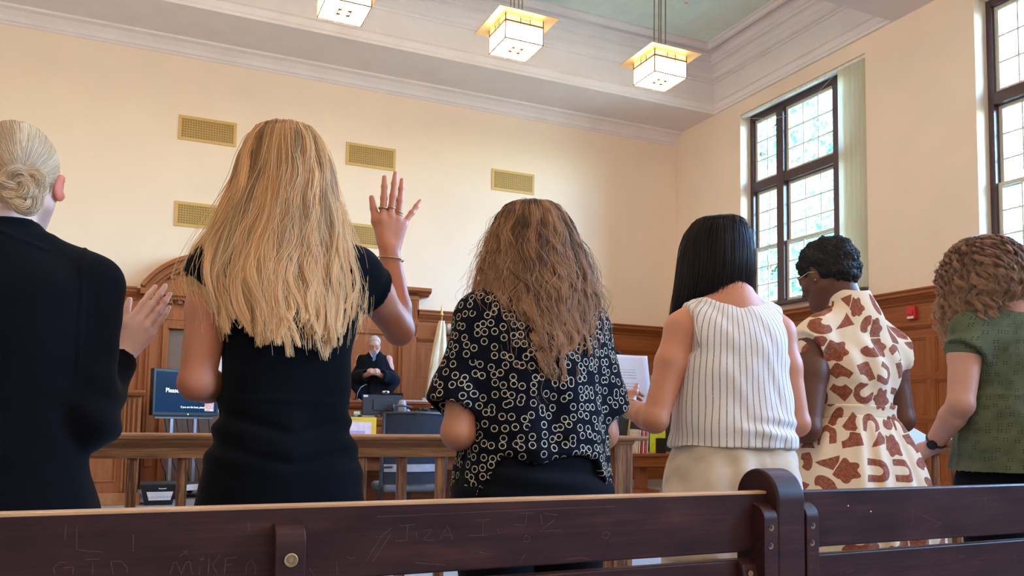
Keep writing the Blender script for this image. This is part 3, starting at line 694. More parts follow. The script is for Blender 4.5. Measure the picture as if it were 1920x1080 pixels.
# clerk's desk
desk = empty('clerk_desk', (0, 0, 0), label='lower red wooden clerk desk with monitor and telephone, below the high bench', cat='desk')
MB().box(1.7, 3.9, 9.15, 9.2, 0, .96).build('front_panel', m_wwood_h, desk, .003)
MB().box(1.65, 3.95, 9.08, 9.75, .965, 1.0).build('desk_top', m_wwood_h, desk, .005)
MB().prism([(9.15, .89), (9.11, .92), (9.10, .965), (9.15, .965)], 1.66, 3.94, 0).build('edge_molding', m_wwood_h, desk, .002)
for x in (1.7, 3.85): MB().box(x, x+.05, 9.2, 9.7, 0, .965).build('side_panel', m_wwood_v, desk, .003)
# counsel table nearer the railing
ct = empty('counsel_table', (0, 0, 0), label='long red wooden table seen under the railing, behind the mesh chair', cat='table')
MB().box(1.05, 3.95, 7.45, 8.35, .635, .665).build('table_top', wood('polished red table', (.25, .07, .03), (.42, .16, .08), 0, .25, 1, .4, .05, .4), ct, .005)
MB().box(1.15, 3.85, 7.55, 8.25, .50, .634).build('apron', m_wwood_h, ct, .003)
MB().box(1.2, 3.8, 8.14, 8.18, .1, .5).build('modesty_panel', m_wwood_h, ct, .003)
for x in (1.2, 3.72):
    for y in (7.6, 8.2): MB().box(x, x+.08, y-.04, y+.04, 0, .5).build('leg', m_wwood_v, ct, .004)
# monitor seen from behind
mo = empty('computer_monitor', (2.55, 9.35, 1.0), R_(6), 'black computer monitor seen from behind on the clerk desk, with a sticker', 'monitor')
MB().box(-.245, .245, -.02, .015, .03, .262).build('casing', m_dark, mo, .006)
MB().box(-.12, .12, -.032, -.02, .08, .21).build('back_hump', m_dark, mo, .01)
MB().box(-.238, -.185, -.0215, -.02, .235, .258).build('sticker', m_paper, mo)
MB().box(-.10, .10, -.06, .08, .0005, .012).build('foot', m_black, mo, .003); MB().box(-.025, .025, -.03, -.015, .012, .12).build('neck', m_black, mo, .003)
wc = empty('webcam', (2.585, 9.34, 1.2625), label='small silver webcam perched on top of the black monitor', cat='webcam')
MB().lathe((0, -.01, .033), [(.008, -.042), (.017, -.036), (.019, 0), (.017, .036), (.008, .042)], 16, 0).build('body', m_silver, wc, smooth=True)
MB().lathe((0, -.03, .033), [(.013, 0), (.013, -.006), (.009, -.006)], 14, 1).build('lens', m_black, wc)
MB().box(-.012, .012, -.02, .02, .0005, .02).build('clip', m_dark, wc, .003)
sk = MB().box(2.205, 2.275, 9.29, 9.30, 1.045, 1.11).build('sticky_note', plain('pale green note', (.75, .78, .40), .7)); tag(sk, 'pale green sticky note standing at the left side of the black monitor', 'sticky note'); sk.location = (0, 0, -.044)
ar = empty('monitor_arm', (2.60, 9.17, 1.0), label='black jointed monitor arm hanging over the front edge of the clerk desk', cat='monitor arm')
MB().box(-.03, .03, -.03, .05, .001, .03).build('clamp', m_black, ar, .003)
MB().tube([(0, -.02, .02), (.01, -.10, .03), (.0, -.11, .11), (.0, -.10, .15)], .016, 10).build('lower_arm', m_black, ar)
MB().tube([(0, -.10, .13), (.12, -.08, .14), (.25, -.03, .12)], .012, 10).build('upper_arm', m_dark, ar)
MB().tube([(.01, -.11, .03), (.03, -.115, -.08), (.05, -.10, -.09), (.03, -.105, -.03)], .006, 6).build('cable', m_black, ar)
spk = empty('desk_speaker', (2.755, 9.22, 1.0), label='rounded grey desk speaker at the right of the black monitor', cat='speaker')
MB().lathe((0, 0, 0), [(.03, .0005), (.038, .02), (.048, .08), (.05, .13), (.045, .18), (.03, .205), (.0, .212)], 22).build('body', m_grey, spk, smooth=True)
MB().lathe((.075, .02, 0), [(.03, .0005), (.033, .03), (.03, .08), (.015, .10), (.0, .103)], 18).build('side_dial', m_grey, spk, smooth=True)
cd = MB(); cd.prism([(9.30, 1.0005), (9.36, 1.0005), (9.335, 1.075), (9.325, 1.075)], 2.88, 3.01, 0); o = cd.build('folded_card', plain('pale blue card', (.62, .70, .85), .7)); tag(o, 'pale blue folded card standing between the grey speaker and the telephone', 'card')
ph = empty('desk_telephone', (3.13, 9.32, 1.0), label='black desk telephone with a raised panel at the right end of the clerk desk', cat='telephone')
MB().prism([(-.10, .001), (-.10, .05), (.06, .125), (.10, .12), (.10, .001)], -.12, .14, 0).build('base', m_black, ph, .006)
MB().box(-.10, -.04, -.085, .09, .085, .12).build('handset', m_dark, ph, .012); MB().box(.02, .12, .0, .07, .124, .135).build('display', m_grey, ph, .002)
for (x, y, z, dx, dy, dz, lb, nm, cat, mt) in (
    (2.22, 9.20, 1.0, .10, .06, .03, 'small blue box among the black gadgets at the left end of the clerk desk', 'gadget_box', 'box', plain('blue plastic', (.06, .18, .5), .5)),
    (2.33, 9.14, 1.0, .22, .05, .025, 'black cable box lying before the monitor on the clerk desk', 'switch_box', 'electronics box', m_black),
    (2.02, 9.25, 1.0, .20, .10, .05, 'black low printer dock at the far left end of the clerk desk', 'dock', 'electronics box', m_dark)):
    t_ = empty(nm, (x, y, z), label=lb, cat=cat); MB().box(-dx/2, dx/2, -dy/2, dy/2, .0005, dz).build('housing', mt, t_, .004)
    MB().box(-dx/3, dx/3, -dy/2-.001, -dy/2, dz*.3, dz*.7).build('port_strip', m_silver, t_)
# things on the high bench
o = empty('paper_stack', (3.25, 10.42, 1.215), label='flat stack of bluish white papers on the high bench, right of the judge', cat='papers'); MB().box(-.14, .14, -.10, .10, .0005, .018).build('sheets', plain('bluish paper', (.45, .50, .62), .7), o)
o = empty('tissue_cup', (3.42, 10.38, 1.215), label='small pale cup beside the blue bag on the high bench', cat='cup'); MB().lathe((0, 0, 0), [(.035, .0005), (.045, .055), (.04, .055), (.032, .01)], 18).build('cup', plain('cream cup', (.75, .68, .58), .5), o)
o = empty('blue_pouch', (3.53, 10.40, 1.215), label='bright blue crumpled pouch on the high bench, left of the flag', cat='pouch')
import bmesh
bm = bmesh.new(); bmesh.ops.create_icosphere(bm, subdivisions=3, radius=.05)
for v in bm.verts:
    v.co.z = max(v.co.z*1.1, -.045)+.045; v.co += v.co.normalized()*random.uniform(-.006, .006)
me = bpy.data.meshes.new('pouch'); bm.to_mesh(me); bm.free(); link('pouch', me, plain('bright blue fabric', (.05, .16, .75), .6), o, True)
MB().tube([(-.02, 0, .09), (0, 0, .13), (.02, 0, .09)], .006, 6).build('handle', plain('blue loop', (.05, .16, .75), .6), o)
gm = empty('bench_microphone', (2.50, 10.40, 1.215), label='thin grey gooseneck microphone on the high bench before the judge', cat='microphone')
MB().lathe((0, 0, 0), [(.05, .0005), (.045, .02), (.0, .022)], 18).build('base', m_black, gm)
MB().tube([(0, 0, .02), (.01, 0, .10), (.05, .01, .17), (.10, .02, .20)], .004, 6).build('gooseneck', m_grey, gm, smooth=True)
MB().lathe((.115, .024, .205), [(.004, -.018), (.011, -.01), (.011, .01), (.004, .018)], 10, 0).build('capsule', m_dark, gm, smooth=True)
lp = empty('bench_laptop', (2.88, 10.32, 1.215), label='dark open laptop on the high bench, just right of the judge', cat='laptop')
MB().box(-.20, .20, -.0, .24, .0005, .018).build('keyboard_half', m_dark, lp, .003); MB().prism([(-.02, .018), (.0, .018), (-.035, .105), (-.05, .105)], -.20, .20, 0).build('lid', m_black, lp)
# judge's chair
def office_chair(root, big=False):
    MB().lathe((0, 0, 0), [(.03, .08), (.03, .40)], 14).build('gas_column', m_dark, root)
    for k in range(5):
        a = k*2*math.pi/5+.3; MB().tube([(0, 0, .10), (.30*math.cos(a), .30*math.sin(a), .075)], [.03, .018], 8).build('base_arm', m_dark, root)
        MB().lathe((.30*math.cos(a), .30*math.sin(a), .03), [(.03, -.02), (.03, .02)], 12, 0).build('caster', m_black, root)
jc = empty('judge_chair', (2.32, 11.35, .35), label='high backed black leather chair at the left of the judge', cat='chair'); office_chair(jc)
MB().box(-.25, .25, -.25, .25, .42, .52).build('seat', m_black, jc, .03); MB().box(-.25, .25, .18, .28, .5, 1.12).build('backrest', m_black, jc, .04)
# mesh office chair by the counsel table (back towards the railing)
oc = empty('mesh_office_chair', (2.16, 7.0, 0), R_(0), 'black mesh office chair with a grey lumbar band behind the railing', 'chair'); office_chair(oc)
def bent(x0, x1, za, zb, y, mt, nm, t=.02, par=None, curve=.05, lean=.0, n=12):
    P = [(x0+(x1-x0)*k/n, y+curve*(1-(2*k/n-1)**2)*-1) for k in range(n+1)]
    mb = MB(); V = []
    for (z, dy) in ((za, 0), (zb, lean)): V += [(p[0], p[1]+dy, z) for p in P]+[(p[0], p[1]+t+dy, z) for p in P]
    k = n+1; F = []
    for i in range(n):
        F += [(i, i+1, 2*k+i+1, 2*k+i), (k+i+1, k+i, 3*k+i, 3*k+i+1), (2*k+i, 2*k+i+1, 3*k+i+1, 3*k+i), (i+1, i, k+i, k+i+1)]
    F += [(0, 2*k, 3*k, k), (n, k+n, 3*k+n, 2*k+n)]
    mb.add(V, F); return mb.build(nm, mt, par, .003)
bent(-.28, .28, .60, 1.03, -.17, m_mesh, 'backrest', .012, oc, .05, -.03)
bent(-.28, .28, .885, .90, -.188, m_grey, 'back_crease', .004, oc, .05, 0)
bent(-.27, .27, .535, .60, -.175, m_grey, 'lumbar_band', .014, oc, .05)
bent(-.27, .27, .43, .53, -.165, m_mesh, 'lower_back', .012, oc, .05)
for sx in (-1, 1):
    MB().tube([(sx*.29, -.13, .30), (sx*.29, -.16, .42), (sx*.29, -.175, .6), (sx*.285, -.205, 1.035)], .016, 8).build('back_frame', m_dark, oc, smooth=True)
    MB().tube([(sx*.27, -.185, .575), (sx*.20, -.205, .578)], .008, 8).build('lumbar_knob', m_black, oc)
MB().tube([(-.285, -.205, 1.035), (0, -.255, 1.045), (.285, -.205, 1.035)], .014, 8).build('top_frame', m_dark, oc, smooth=True)
MB().box(-.27, .27, -.20, .26, .36, .43).build('seat', plain('grey seat fabric', (.12, .125, .14), .85), oc, .03)
# document stand with yellow border on the counsel table
ds = empty('framed_notice', (1.90, 7.95, .665), R_(0), 'white printed notice with a yellow border standing on the table behind the railing', 'notice')
MB().box(-.22, .215, 0, .012, .001, .335).build('board', m_yellow, ds, .002)
MB().box(-.20, .165, -.003, -.0005, .0, .285).build('sheet', plain('pinkish paper', (.82, .72, .82), .7), ds)
MB().box(-.17, .10, -.005, -.0035, .03, .20).build('printed_panel', plain('violet print', (.50, .42, .68), .7), ds)
MB().prism([(.012, .001), (.10, .001), (.012, .2)], -.02, .02, 0).build('easel_back', m_yellow, ds)
text('notice_text', 'NOTICE   INFORMATION', ds, .022, (-.19, -.0008, .305), m_ink, ext=.0002)
for k, (x, y, lb) in enumerate(((1.36, 7.18, 'grey computer tower on the floor, left of the mesh chair'), (2.86, 7.18, 'blue grey computer tower on the floor, right of the mesh chair'))):
    pc = empty('computer_tower', (x+.32 if k == 0 else x, y+.0, 0), label=lb, cat='computer'); MB().box(-.09, .09, -.2, .2, .001, .50 if k else .47).build('case', plain('blue grey case', (.13, .17, .22), .5), pc, .01)
    MB().box(-.06, .02, -.203, -.2, .38, .42).build('drive_slot', m_grey, pc); MB().box(-.03, .03, -.203, -.2, .25, .31).build('badge', m_dark, pc)
# flag on its pole
fl = empty('flag_stand', (3.99, 11.45, .35), label='cream fringed flag hanging furled from a gold tipped pole by the wainscot', cat='flag')
m_fp = wood('flag pole wood', (.30, .17, .06), (.5, .3, .12), 2, .35)
MB().lathe((0, 0, 0), [(.15, .0), (.15, .02), (.05, .05), (.03, .10), (.03, .12)], 24).build('base', m_brass, fl, smooth=True)
MB().tube([(0, 0, .05), (.01, 0, 2.17)], .014, 10).build('pole', m_fp, fl)
MB().lathe((.01, 0, 2.17), [(.014, 0), (.026, .02), (.02, .05), (.012, .06), (.018, .10), (.0, .19)], 14).build('finial', m_brass, fl, smooth=True)
V, F = [], []; nr, nc = 26, 40
for i in range(nr+1):
    t = i/nr; z = 2.10-1.35*t; w0 = .035+.13*t**.8
    for j in range(nc+1):
        s = j/nc; a = 2*math.pi*s; rr = w0*(1+.28*math.sin(5*a+2*t)+.12*math.sin(9*a)); V.append((.005-.09*t+rr*math.cos(a), -.03+rr*.6*math.sin(a), z))
for i in range(nr):
    for j in range(nc): a = i*(nc+1)+j; F.append((a, a+1, a+nc+2, a+nc+1))
mfl = M('cream flag silk', (.78, .70, .50), .55); _w = mfl.coord('Object'); mfl.base(mfl.ramp(mfl.noise(_w, 5, 2), [(.35, (.70, .60, .38)), (.65, (.84, .80, .66))]))
flag = link('flag', mesh_np('flag', V, F), mfl.m, fl, True)
bm = bmesh.new(); bmesh.ops.create_icosphere(bm, subdivisions=3, radius=.05)
for v in bm.verts: v.co.y *= .3
me = bpy.data.meshes.new('seal'); bm.to_mesh(me); bm.free(); o = link('blue_emblem', me, plain('flag blue', (.06, .10, .5), .6), flag, True); o.location = (.07, -.12, 1.12)
# drum shaped wall light
dl = empty('wall_drum_lamp', (4.36, 11.9, 2.39), label='white drum shaped wall light with brass bands high on the wainscot, right of the flag', cat='wall lamp')
MB().lathe((0, 0, 0), [(.075, -.14), (.085, -.13), (.088, 0), (.085, .13), (.075, .14)], 26, 0).build('drum', plain('white drum glass', (.62, .64, .66), .35), dl, smooth=True)
for x in (-.125, -.0, .125): MB().lathe((x, 0, 0), [(.088, -.007), (.092, -.007), (.092, .007), (.088, .007)], 26, 0).build('band', m_brass, dl)
MB().box(-.05, .05, .05, .085, -.05, .05).build('bracket', m_brass, dl)
# fire alarm call point on the right wall
fa = empty('fire_alarm_box', (XR-.045, 7.02, 2.375), label='red fire alarm pull box on the dark wainscot, left of the curly hair', cat='fire alarm')
m_red = plain('alarm red', (.60, .03, .04), .4)
MB().box(-.055, .0, -.06, .06, -.08, .08).build('housing', m_red, fa, .006); MB().box(-.062, -.055, -.045, .045, -.07, -.045).build('white_strip', m_paper, fa, .001); MB().box(-.07, -.056, -.035, .035, -.02, .03).build('pull_handle', m_red, fa, .004)
# blackboard on an easel
ez = empty('blackboard_easel', (6.93, 10.45, 0), R_(-8), 'dark blackboard with a pale edge on a wooden easel behind the sheet of paper', 'blackboard')
MB().box(-.50, .50, -.02, .01, .55, 1.60).build('slate', plain('dusty slate', (.035, .04, .042), .8, var=.35, vs=4), ez, .003)
MB().box(-.53, -.50, -.025, .015, .53, 1.62).build('side_trim', m_paper, ez, .002); MB().box(.50, .53, -.025, .015, .53, 1.62).build('side_trim', m_paper, ez, .002)
m_pine = wood('pine', (.40, .24, .10), (.6, .4, .2), 2, .5)
for x, y in ((-.42, -.10), (.42, -.10), (0, .55)): MB().tube([(x*.3, .03, 1.7), (x, y, .0)], .016, 8).build('leg', m_pine, ez)
MB().box(-.5, .5, -.08, .012, .50, .53).build('chalk_tray', m_pine, ez, .002)
# low side table with folders
lt = empty('side_table', (6.35, 9.1, 0), label='low dark red wooden table with block feet near the end of the railing', cat='table')
MB().box(-.64, .60, -.28, .28, .55, .585).build('table_top', m_wwood_h, lt, .004); MB().box(-.58, .54, -.24, .24, .42, .55).build('apron', m_wwood_h, lt, .003)
for x in (-.36, .40): MB().box(x-.06, x+.06, -.07, .07, .12, .42).build('leg', m_wwood_v, lt, .003); MB().box(x-.12, x+.12, -.24, .24, .0, .12).build('block_foot', m_wwood_v, lt, .004)
fc = [('manila folder', (.75, .62, .48)), ('white folder', (.8, .78, .76)), ('red folder', (.62, .06, .08)), ('white folder two', (.82, .80, .78)), ('crimson folder', (.65, .08, .1)), ('cream folder', (.80, .72, .60))]
lbs = ['manila file folder, leftmost in the row standing on the low table', 'thin white file folder between the manila and the first red one', 'red file folder, left one of two in the row on the low table',
       'white file folder between the two red ones', 'second red file folder, next to the cream one', 'cream file folder leaning against the yellow binder']
for k, ((nm, c), lb) in enumerate(zip(fc, lbs)):
    o = MB().box(-.008, .008, -.12, .12, .001, .31-.006*k).build('file_folder', plain(nm, c, .6), None, .002); o.location = (5.80+.030*k, 9.0, .585); o.rotation_euler = (0, R_(3), R_(-6)); tag(o, lb, 'folder', 'file folders standing on the low table')
yb = empty('yellow_binder', (6.11, 8.93, .585), label='bright yellow file holder in front of the folders on the low table', cat='file holder')
MB().box(-.10, .14, -.012, .012, .001, .30).build('front_panel', plain('acid yellow plastic', (.75, .78, .04), .4), yb, .01)
MB().box(-.02, .14, -.020, -.013, .001, .20).build('black_pocket', m_black, yb, .012)
# ------------------------------------------------------------------ signed distance modelling
def A3(*v): return np.array(v, float)
class SDF:
    def __init__(s, lo, hi, vox, fine=()):
        """fine: list of (axis, a, b, vox) where the grid is denser"""
        s.ax = []
        for i in range(3):
            pts = [lo[i]]; fr = [(a, b, v) for (q, a, b, v) in fine if q == i]
            while pts[-1] < hi[i]:
                st = vox
                for a, b, v in fr:
                    if a <= pts[-1] <= b: st = min(st, v)
                pts.append(pts[-1]+st)
            s.ax.append(np.array(pts, np.float32))
        s.F = np.full([len(a) for a in s.ax], .1, np.float32); s.vox = vox
    def sub(s, lo, hi, pad):
        sl = []
        for i in range(3):
            a = np.searchsorted(s.ax[i], lo[i]-pad); b = np.searchsorted(s.ax[i], hi[i]+pad)
            sl.append(slice(max(a-1, 0), min(b+1, len(s.ax[i]))))
        if any(q.stop-q.start < 2 for q in sl): return None, None
        X = s.ax[0][sl[0]][:, None, None]; Y = s.ax[1][sl[1]][None, :, None]; Z = s.ax[2][sl[2]][None, None, :]
        return tuple(sl), (X, Y, Z)
    def op(s, lo, hi, fn, k, mode='u', pad=None):
        sl, g = s.sub(lo, hi, pad if pad is not None else k+3*s.vox)
        if sl is None: return s
        d = fn(*g).astype(np.float32); f = s.F[sl]
        d = np.broadcast_to(d, f.shape)
        if mode == 'u':
            if k > 0: h = np.maximum(k-np.abs(f-d), 0)/k; s.F[sl] = np.minimum(f, d)-h*h*k*.25
            else: s.F[sl] = np.minimum(f, d)
        elif mode == 's':
            if k > 0: h = np.maximum(k-np.abs(f+d), 0)/k; s.F[sl] = np.maximum(f, -d)+h*h*k*.25
            else: s.F[sl] = np.maximum(f, -d)
        return s
    def cone(s, a, b, ra, rb, k=.01, mode='u', flat=None):
        a, b = np.asarray(a, float), np.asarray(b, float); r = max(ra, rb)
        lo, hi = np.minimum(a, b)-r, np.maximum(a, b)+r; ba = b-a; L2 = max(ba@ba, 1e-9)
        def fn(X, Y, Z):
            x, y, z = X-a[0], Y-a[1], Z-a[2]
            h = np.clip((x*ba[0]+y*ba[1]+z*ba[2])/L2, 0, 1)
            return np.sqrt((x-h*ba[0])**2+(y-h*ba[1])**2+(z-h*ba[2])**2)-(ra+(rb-ra)*h)
        return s.op(lo, hi, fn, k, mode)
    def chain(s, pts, rs, k=.01, mode='u'):
        for i in range(len(pts)-1): s.cone(pts[i], pts[i+1], rs[i], rs[i+1], k, mode)
        return s
    def ell(s, c, r, k=.01, mode='u', rot=None):
        c, r = np.asarray(c, float), np.asarray(r, float); R = np.eye(3) if rot is None else np.asarray(rot, float)
        e = np.abs(R)@r
        def fn(X, Y, Z):
            x, y, z = X-c[0], Y-c[1], Z-c[2]
            u = [R[0, i]*x+R[1, i]*y+R[2, i]*z for i in range(3)]
            k0 = np.sqrt((u[0]/r[0])**2+(u[1]/r[1])**2+(u[2]/r[2])**2); k1 = np.sqrt((u[0]/r[0]**2)**2+(u[1]/r[1]**2)**2+(u[2]/r[2]**2)**2)+1e-6
            return k0*(k0-1)/k1
        return s.op(c-e, c+e, fn, k, mode)
    def loft(s, tab, k=.01, n=2.3, mode='u', grow=0, fold=None):
        """tab rows (z, halfwidth, halfdepth, cx, cy)"""
        T = np.array([tuple(r)+(0,)*(5-len(r)) for r in tab], float); T = T[np.argsort(T[:, 0])]
        zz = np.linspace(T[0, 0], T[-1, 0], 160)
        D = np.stack([smooth_interp(zz, T[:, 0], T[:, j]) for j in range(1, 5)], 1)
        D[:, :2] += grow
        m = D[:, :2].max()
        lo = A3((D[:, 2]).min()-m, D[:, 3].min()-m, T[0, 0]); hi = A3(D[:, 2].max()+m, D[:, 3].max()+m, T[-1, 0])
        def fn(X, Y, Z):
            a = np.interp(Z, zz, D[:, 0]); b = np.interp(Z, zz, D[:, 1]); cx = np.interp(Z, zz, D[:, 2]); cyy = np.interp(Z, zz, D[:, 3])
            x, y = X-cx, Y-cyy
            if fold is not None: sc = 1+fold(np.arctan2(x, -y), Z); a = a*sc; b = b*sc
            u = (np.abs(x/a)**n+np.abs(y/b)**n)**(1/n)
            rr = np.sqrt(x*x+y*y)
            d = (u-1)*np.where(u > 1e-3, rr/np.maximum(u, 1e-3), np.minimum(a, b))
            return np.maximum(d*.9, np.maximum(T[0, 0]-Z, Z-T[-1, 0]))
        return s.op(lo, hi, fn, k, mode)
    def cut(s, fn, k=0.0):
        """keep where fn(X,Y,Z) < 0"""
        g = (s.ax[0][:, None, None], s.ax[1][None, :, None], s.ax[2][None, None, :])
        d = np.broadcast_to(fn(*g), s.F.shape).astype(np.float32)
        if k: h = np.maximum(k-np.abs(s.F-d), 0)/k; s.F = np.maximum(s.F, d)+h*h*k*.25
        else: s.F = np.maximum(s.F, d)
        return s
    def mesh(s):
        F = s.F; nx, ny, nz = F.shape; S = F < 0; ax = s.ax
        cs = (ny-1)*(nz-1)
        cells, pos, quads = [], [], []
        for a in range(3):
            sl0 = [slice(None)]*3; sl1 = [slice(None)]*3; sl0[a] = slice(0, -1); sl1[a] = slice(1, None)
            ch = S[tuple(sl0)] != S[tuple(sl1)]
            o1, o2 = [(1, 2), (2, 0), (0, 1)][a]
            I = np.array(np.nonzero(ch))
            ok = (I[o1] > 0) & (I[o2] > 0) & (I[o1] < F.shape[o1]-1) & (I[o2] < F.shape[o2]-1); I = I[:, ok]
            J = I.copy(); J[a] += 1
            f0, f1 = F[tuple(I)], F[tuple(J)]; t = f0/(f0-f1)
            P = np.stack([ax[i][I[i]] for i in range(3)], 1).astype(float); P[:, a] += t*(ax[a][J[a]]-ax[a][I[a]])
            q = []
            for d1, d2 in ((0, 0), (-1, 0), (-1, -1), (0, -1)):
                K = I.copy(); K[o1] += d1; K[o2] += d2
                q.append(K[0]*cs+K[1]*(nz-1)+K[2]); pos.append(P)
            q = np.stack(q, 1); cells.append(q); flip = S[tuple(I)]
            quads.append(np.where(flip[:, None], q[:, ::-1], q))
        ids = np.concatenate([c.T.ravel() for c in cells]); P = np.concatenate(pos)
        u, inv = np.unique(ids, return_inverse=True); cnt = np.bincount(inv)
        V = np.stack([np.bincount(inv, P[:, i])/cnt for i in range(3)], 1)
        Q = np.searchsorted(u, np.concatenate(quads))
        return V, Q
def smooth_interp(x, xs, ys):
    """monotone-ish cubic through points"""
    xs, ys = np.asarray(xs, float), np.asarray(ys, float)
    if len(xs) < 3: return np.interp(x, xs, ys)
    m = np.gradient(ys, xs); d = np.diff(ys)/np.diff(xs)
    for i in range(len(d)):
        if abs(d[i]) < 1e-9: m[i] = m[i+1] = 0
    i = np.clip(np.searchsorted(xs, x)-1, 0, len(xs)-2); h = xs[i+1]-xs[i]; t = np.clip((x-xs[i])/h, 0, 1)
    return (2*t**3-3*t**2+1)*ys[i]+(t**3-2*t**2+t)*h*m[i]+(-2*t**3+3*t**2)*ys[i+1]+(t**3-t**2)*h*m[i+1]
def relax(V, Q, it=2, w=.5):
    n = len(V); e = np.concatenate([Q[:, [0, 1]], Q[:, [1, 2]], Q[:, [2, 3]], Q[:, [3, 0]]])
    cnt = np.bincount(e[:, 0], minlength=n)+np.bincount(e[:, 1], minlength=n)
    for _ in range(it):
        S_ = np.stack([np.bincount(e[:, 0], V[e[:, 1], i], n)+np.bincount(e[:, 1], V[e[:, 0], i], n) for i in range(3)], 1)/np.maximum(cnt, 1)[:, None]
        V = V+(S_-V)*w
    return V
def vnormals(V, Q):
    a, b, c, d = (V[Q[:, i]] for i in range(4)); fn = np.cross(c-a, d-b); N_ = np.zeros_like(V)
    for i in range(4):
        for j in range(3): N_[:, j] += np.bincount(Q[:, i], fn[:, j], len(V))
    return N_/(np.linalg.norm(N_, axis=1)[:, None]+1e-12)
def wob(V, seed, f, n=5, aniso=(1, 1, 1), sharp=1.0):
    """smooth pseudo noise in -1..1"""
    rng = np.random.default_rng(seed); o = np.zeros(len(V))
    W = V*np.array(aniso)
    for i in range(n):
        d = rng.normal(size=3); d /= np.linalg.norm(d); w2 = rng.normal(size=3); ph = rng.uniform(0, 6.28, 2)
        o += np.sin(W@d*f*rng.uniform(.6, 1.5)+ph[0]+1.3*np.sin(W@w2*f*.5+ph[1]))
    o /= n**.5
    return np.sign(o)*np.abs(o)**sharp
def sdf_obj(name, S_, mt, parent, disp=None, uv=None, it=1):
    V, Q = S_.mesh(); V = relax(V, Q, it, .5)
    if disp is not None: V = V+vnormals(V, Q)*disp(V)[:, None]
    me = mesh_np(name, V, Q)
    if uv is not None:
        at_ = me.attributes.new('cloth', 'FLOAT_VECTOR', 'POINT'); at_.data.foreach_set('vector', uv(V).astype(np.float32).ravel())
    return link(name, me, mt, parent, True)
# ------------------------------------------------------------------ anatomy
def rotm(axis, ang):
    return np.array(Matrix.Rotation(ang, 3, axis))
def norm(v): v = np.asarray(v, float); return v/np.linalg.norm(v)
def hand(S_, wrist, d, n, side, sc=1.0, spread=(0.10, .02, -.06, -.16), curl=(.15, .15, .15, .2), thumb=(.7, .25), tcurl=.2, pl=1.0, fm=1.0):
    """wrist point, d finger direction, n back-of-hand normal, side=+1 thumb lies towards cross(d,n)"""
    d = norm(d); n = norm(n-np.dot(n, d)*d); t = np.cross(d, n)*side
    W = np.asarray(wrist, float); L = .088*sc*pl
    kn = []; offs = (.027, .009, -.010, -.027); lens = (.94, 1.0, .97, .89)
    for o, l in zip(offs, lens):
        K = W+d*L*l+t*o*sc+n*(.003 if abs(o) < .02 else -.001)*sc; kn.append(K)
        S_.cone(W+t*o*.55*sc+d*.008*sc, K, .0125*sc, .0098*sc, .014*sc)
    S_.cone(W+t*.012*sc-n*.008*sc+d*.02*sc, W+t*.018*sc-n*.010*sc+d*.06*sc, .013*sc, .011*sc, .016*sc)
    S_.cone(W-t*.014*sc-n*.006*sc+d*.02*sc, W-t*.022*sc-n*.006*sc+d*.06*sc, .012*sc, .010*sc, .014*sc)
    fl = ((.040, .025, .021), (.044, .028, .022), (.041, .026, .021), (.032, .020, .018)); fr = ((.0088, .0080, .0073, .0060), (.0090, .0082, .0074, .0061), (.0086, .0078, .0071, .0058), (.0076, .0069, .0063, .0052))
    out = []
    for i in range(4):
        dd = norm(d+t*spread[i]); p = kn[i]; c = curl[i] if not isinstance(curl[i], (tuple, list)) else None; ang = 0
        P = [p]
        for j in range(3):
            ang += (c if c is not None else curl[i][j])*(1 if j else .7)
            v = dd*math.cos(ang)-n*math.sin(ang); q = p+v*fl[i][j]*sc*fm
            S_.cone(p, q, fr[i][j]*sc, fr[i][j+1]*sc, .005*sc if j == 0 else .003*sc)
            if j < 2: S_.ell(q, [fr[i][j+1]*1.08*sc]*3, .003*sc)
            p = q; P.append(q)
        out.append(P)
    # thumb leaves the side of the palm near its base
    T0 = W+t*.016*sc+d*.018*sc-n*.006*sc; td = norm(d*math.cos(thumb[0])+t*math.sin(thumb[0])-n*thumb[1])
    T1 = T0+td*.046*sc; td2 = norm(td*math.cos(tcurl)+d*math.sin(tcurl)); T2 = T1+td2*.033*sc; T3 = T2+norm(td2+d*.15)*.026*sc
    S_.cone(T0, T1, .0145*sc, .0108*sc, .012*sc); S_.cone(T1, T2, .0103*sc, .0090*sc, .004*sc); S_.cone(T2, T3, .0092*sc, .0068*sc, .003*sc)
    S_.cone(T1, W+t*.03*sc+d*.060*sc, .007*sc, .006*sc, .016*sc)
    out.append([T0, T1, T2, T3])
    return out
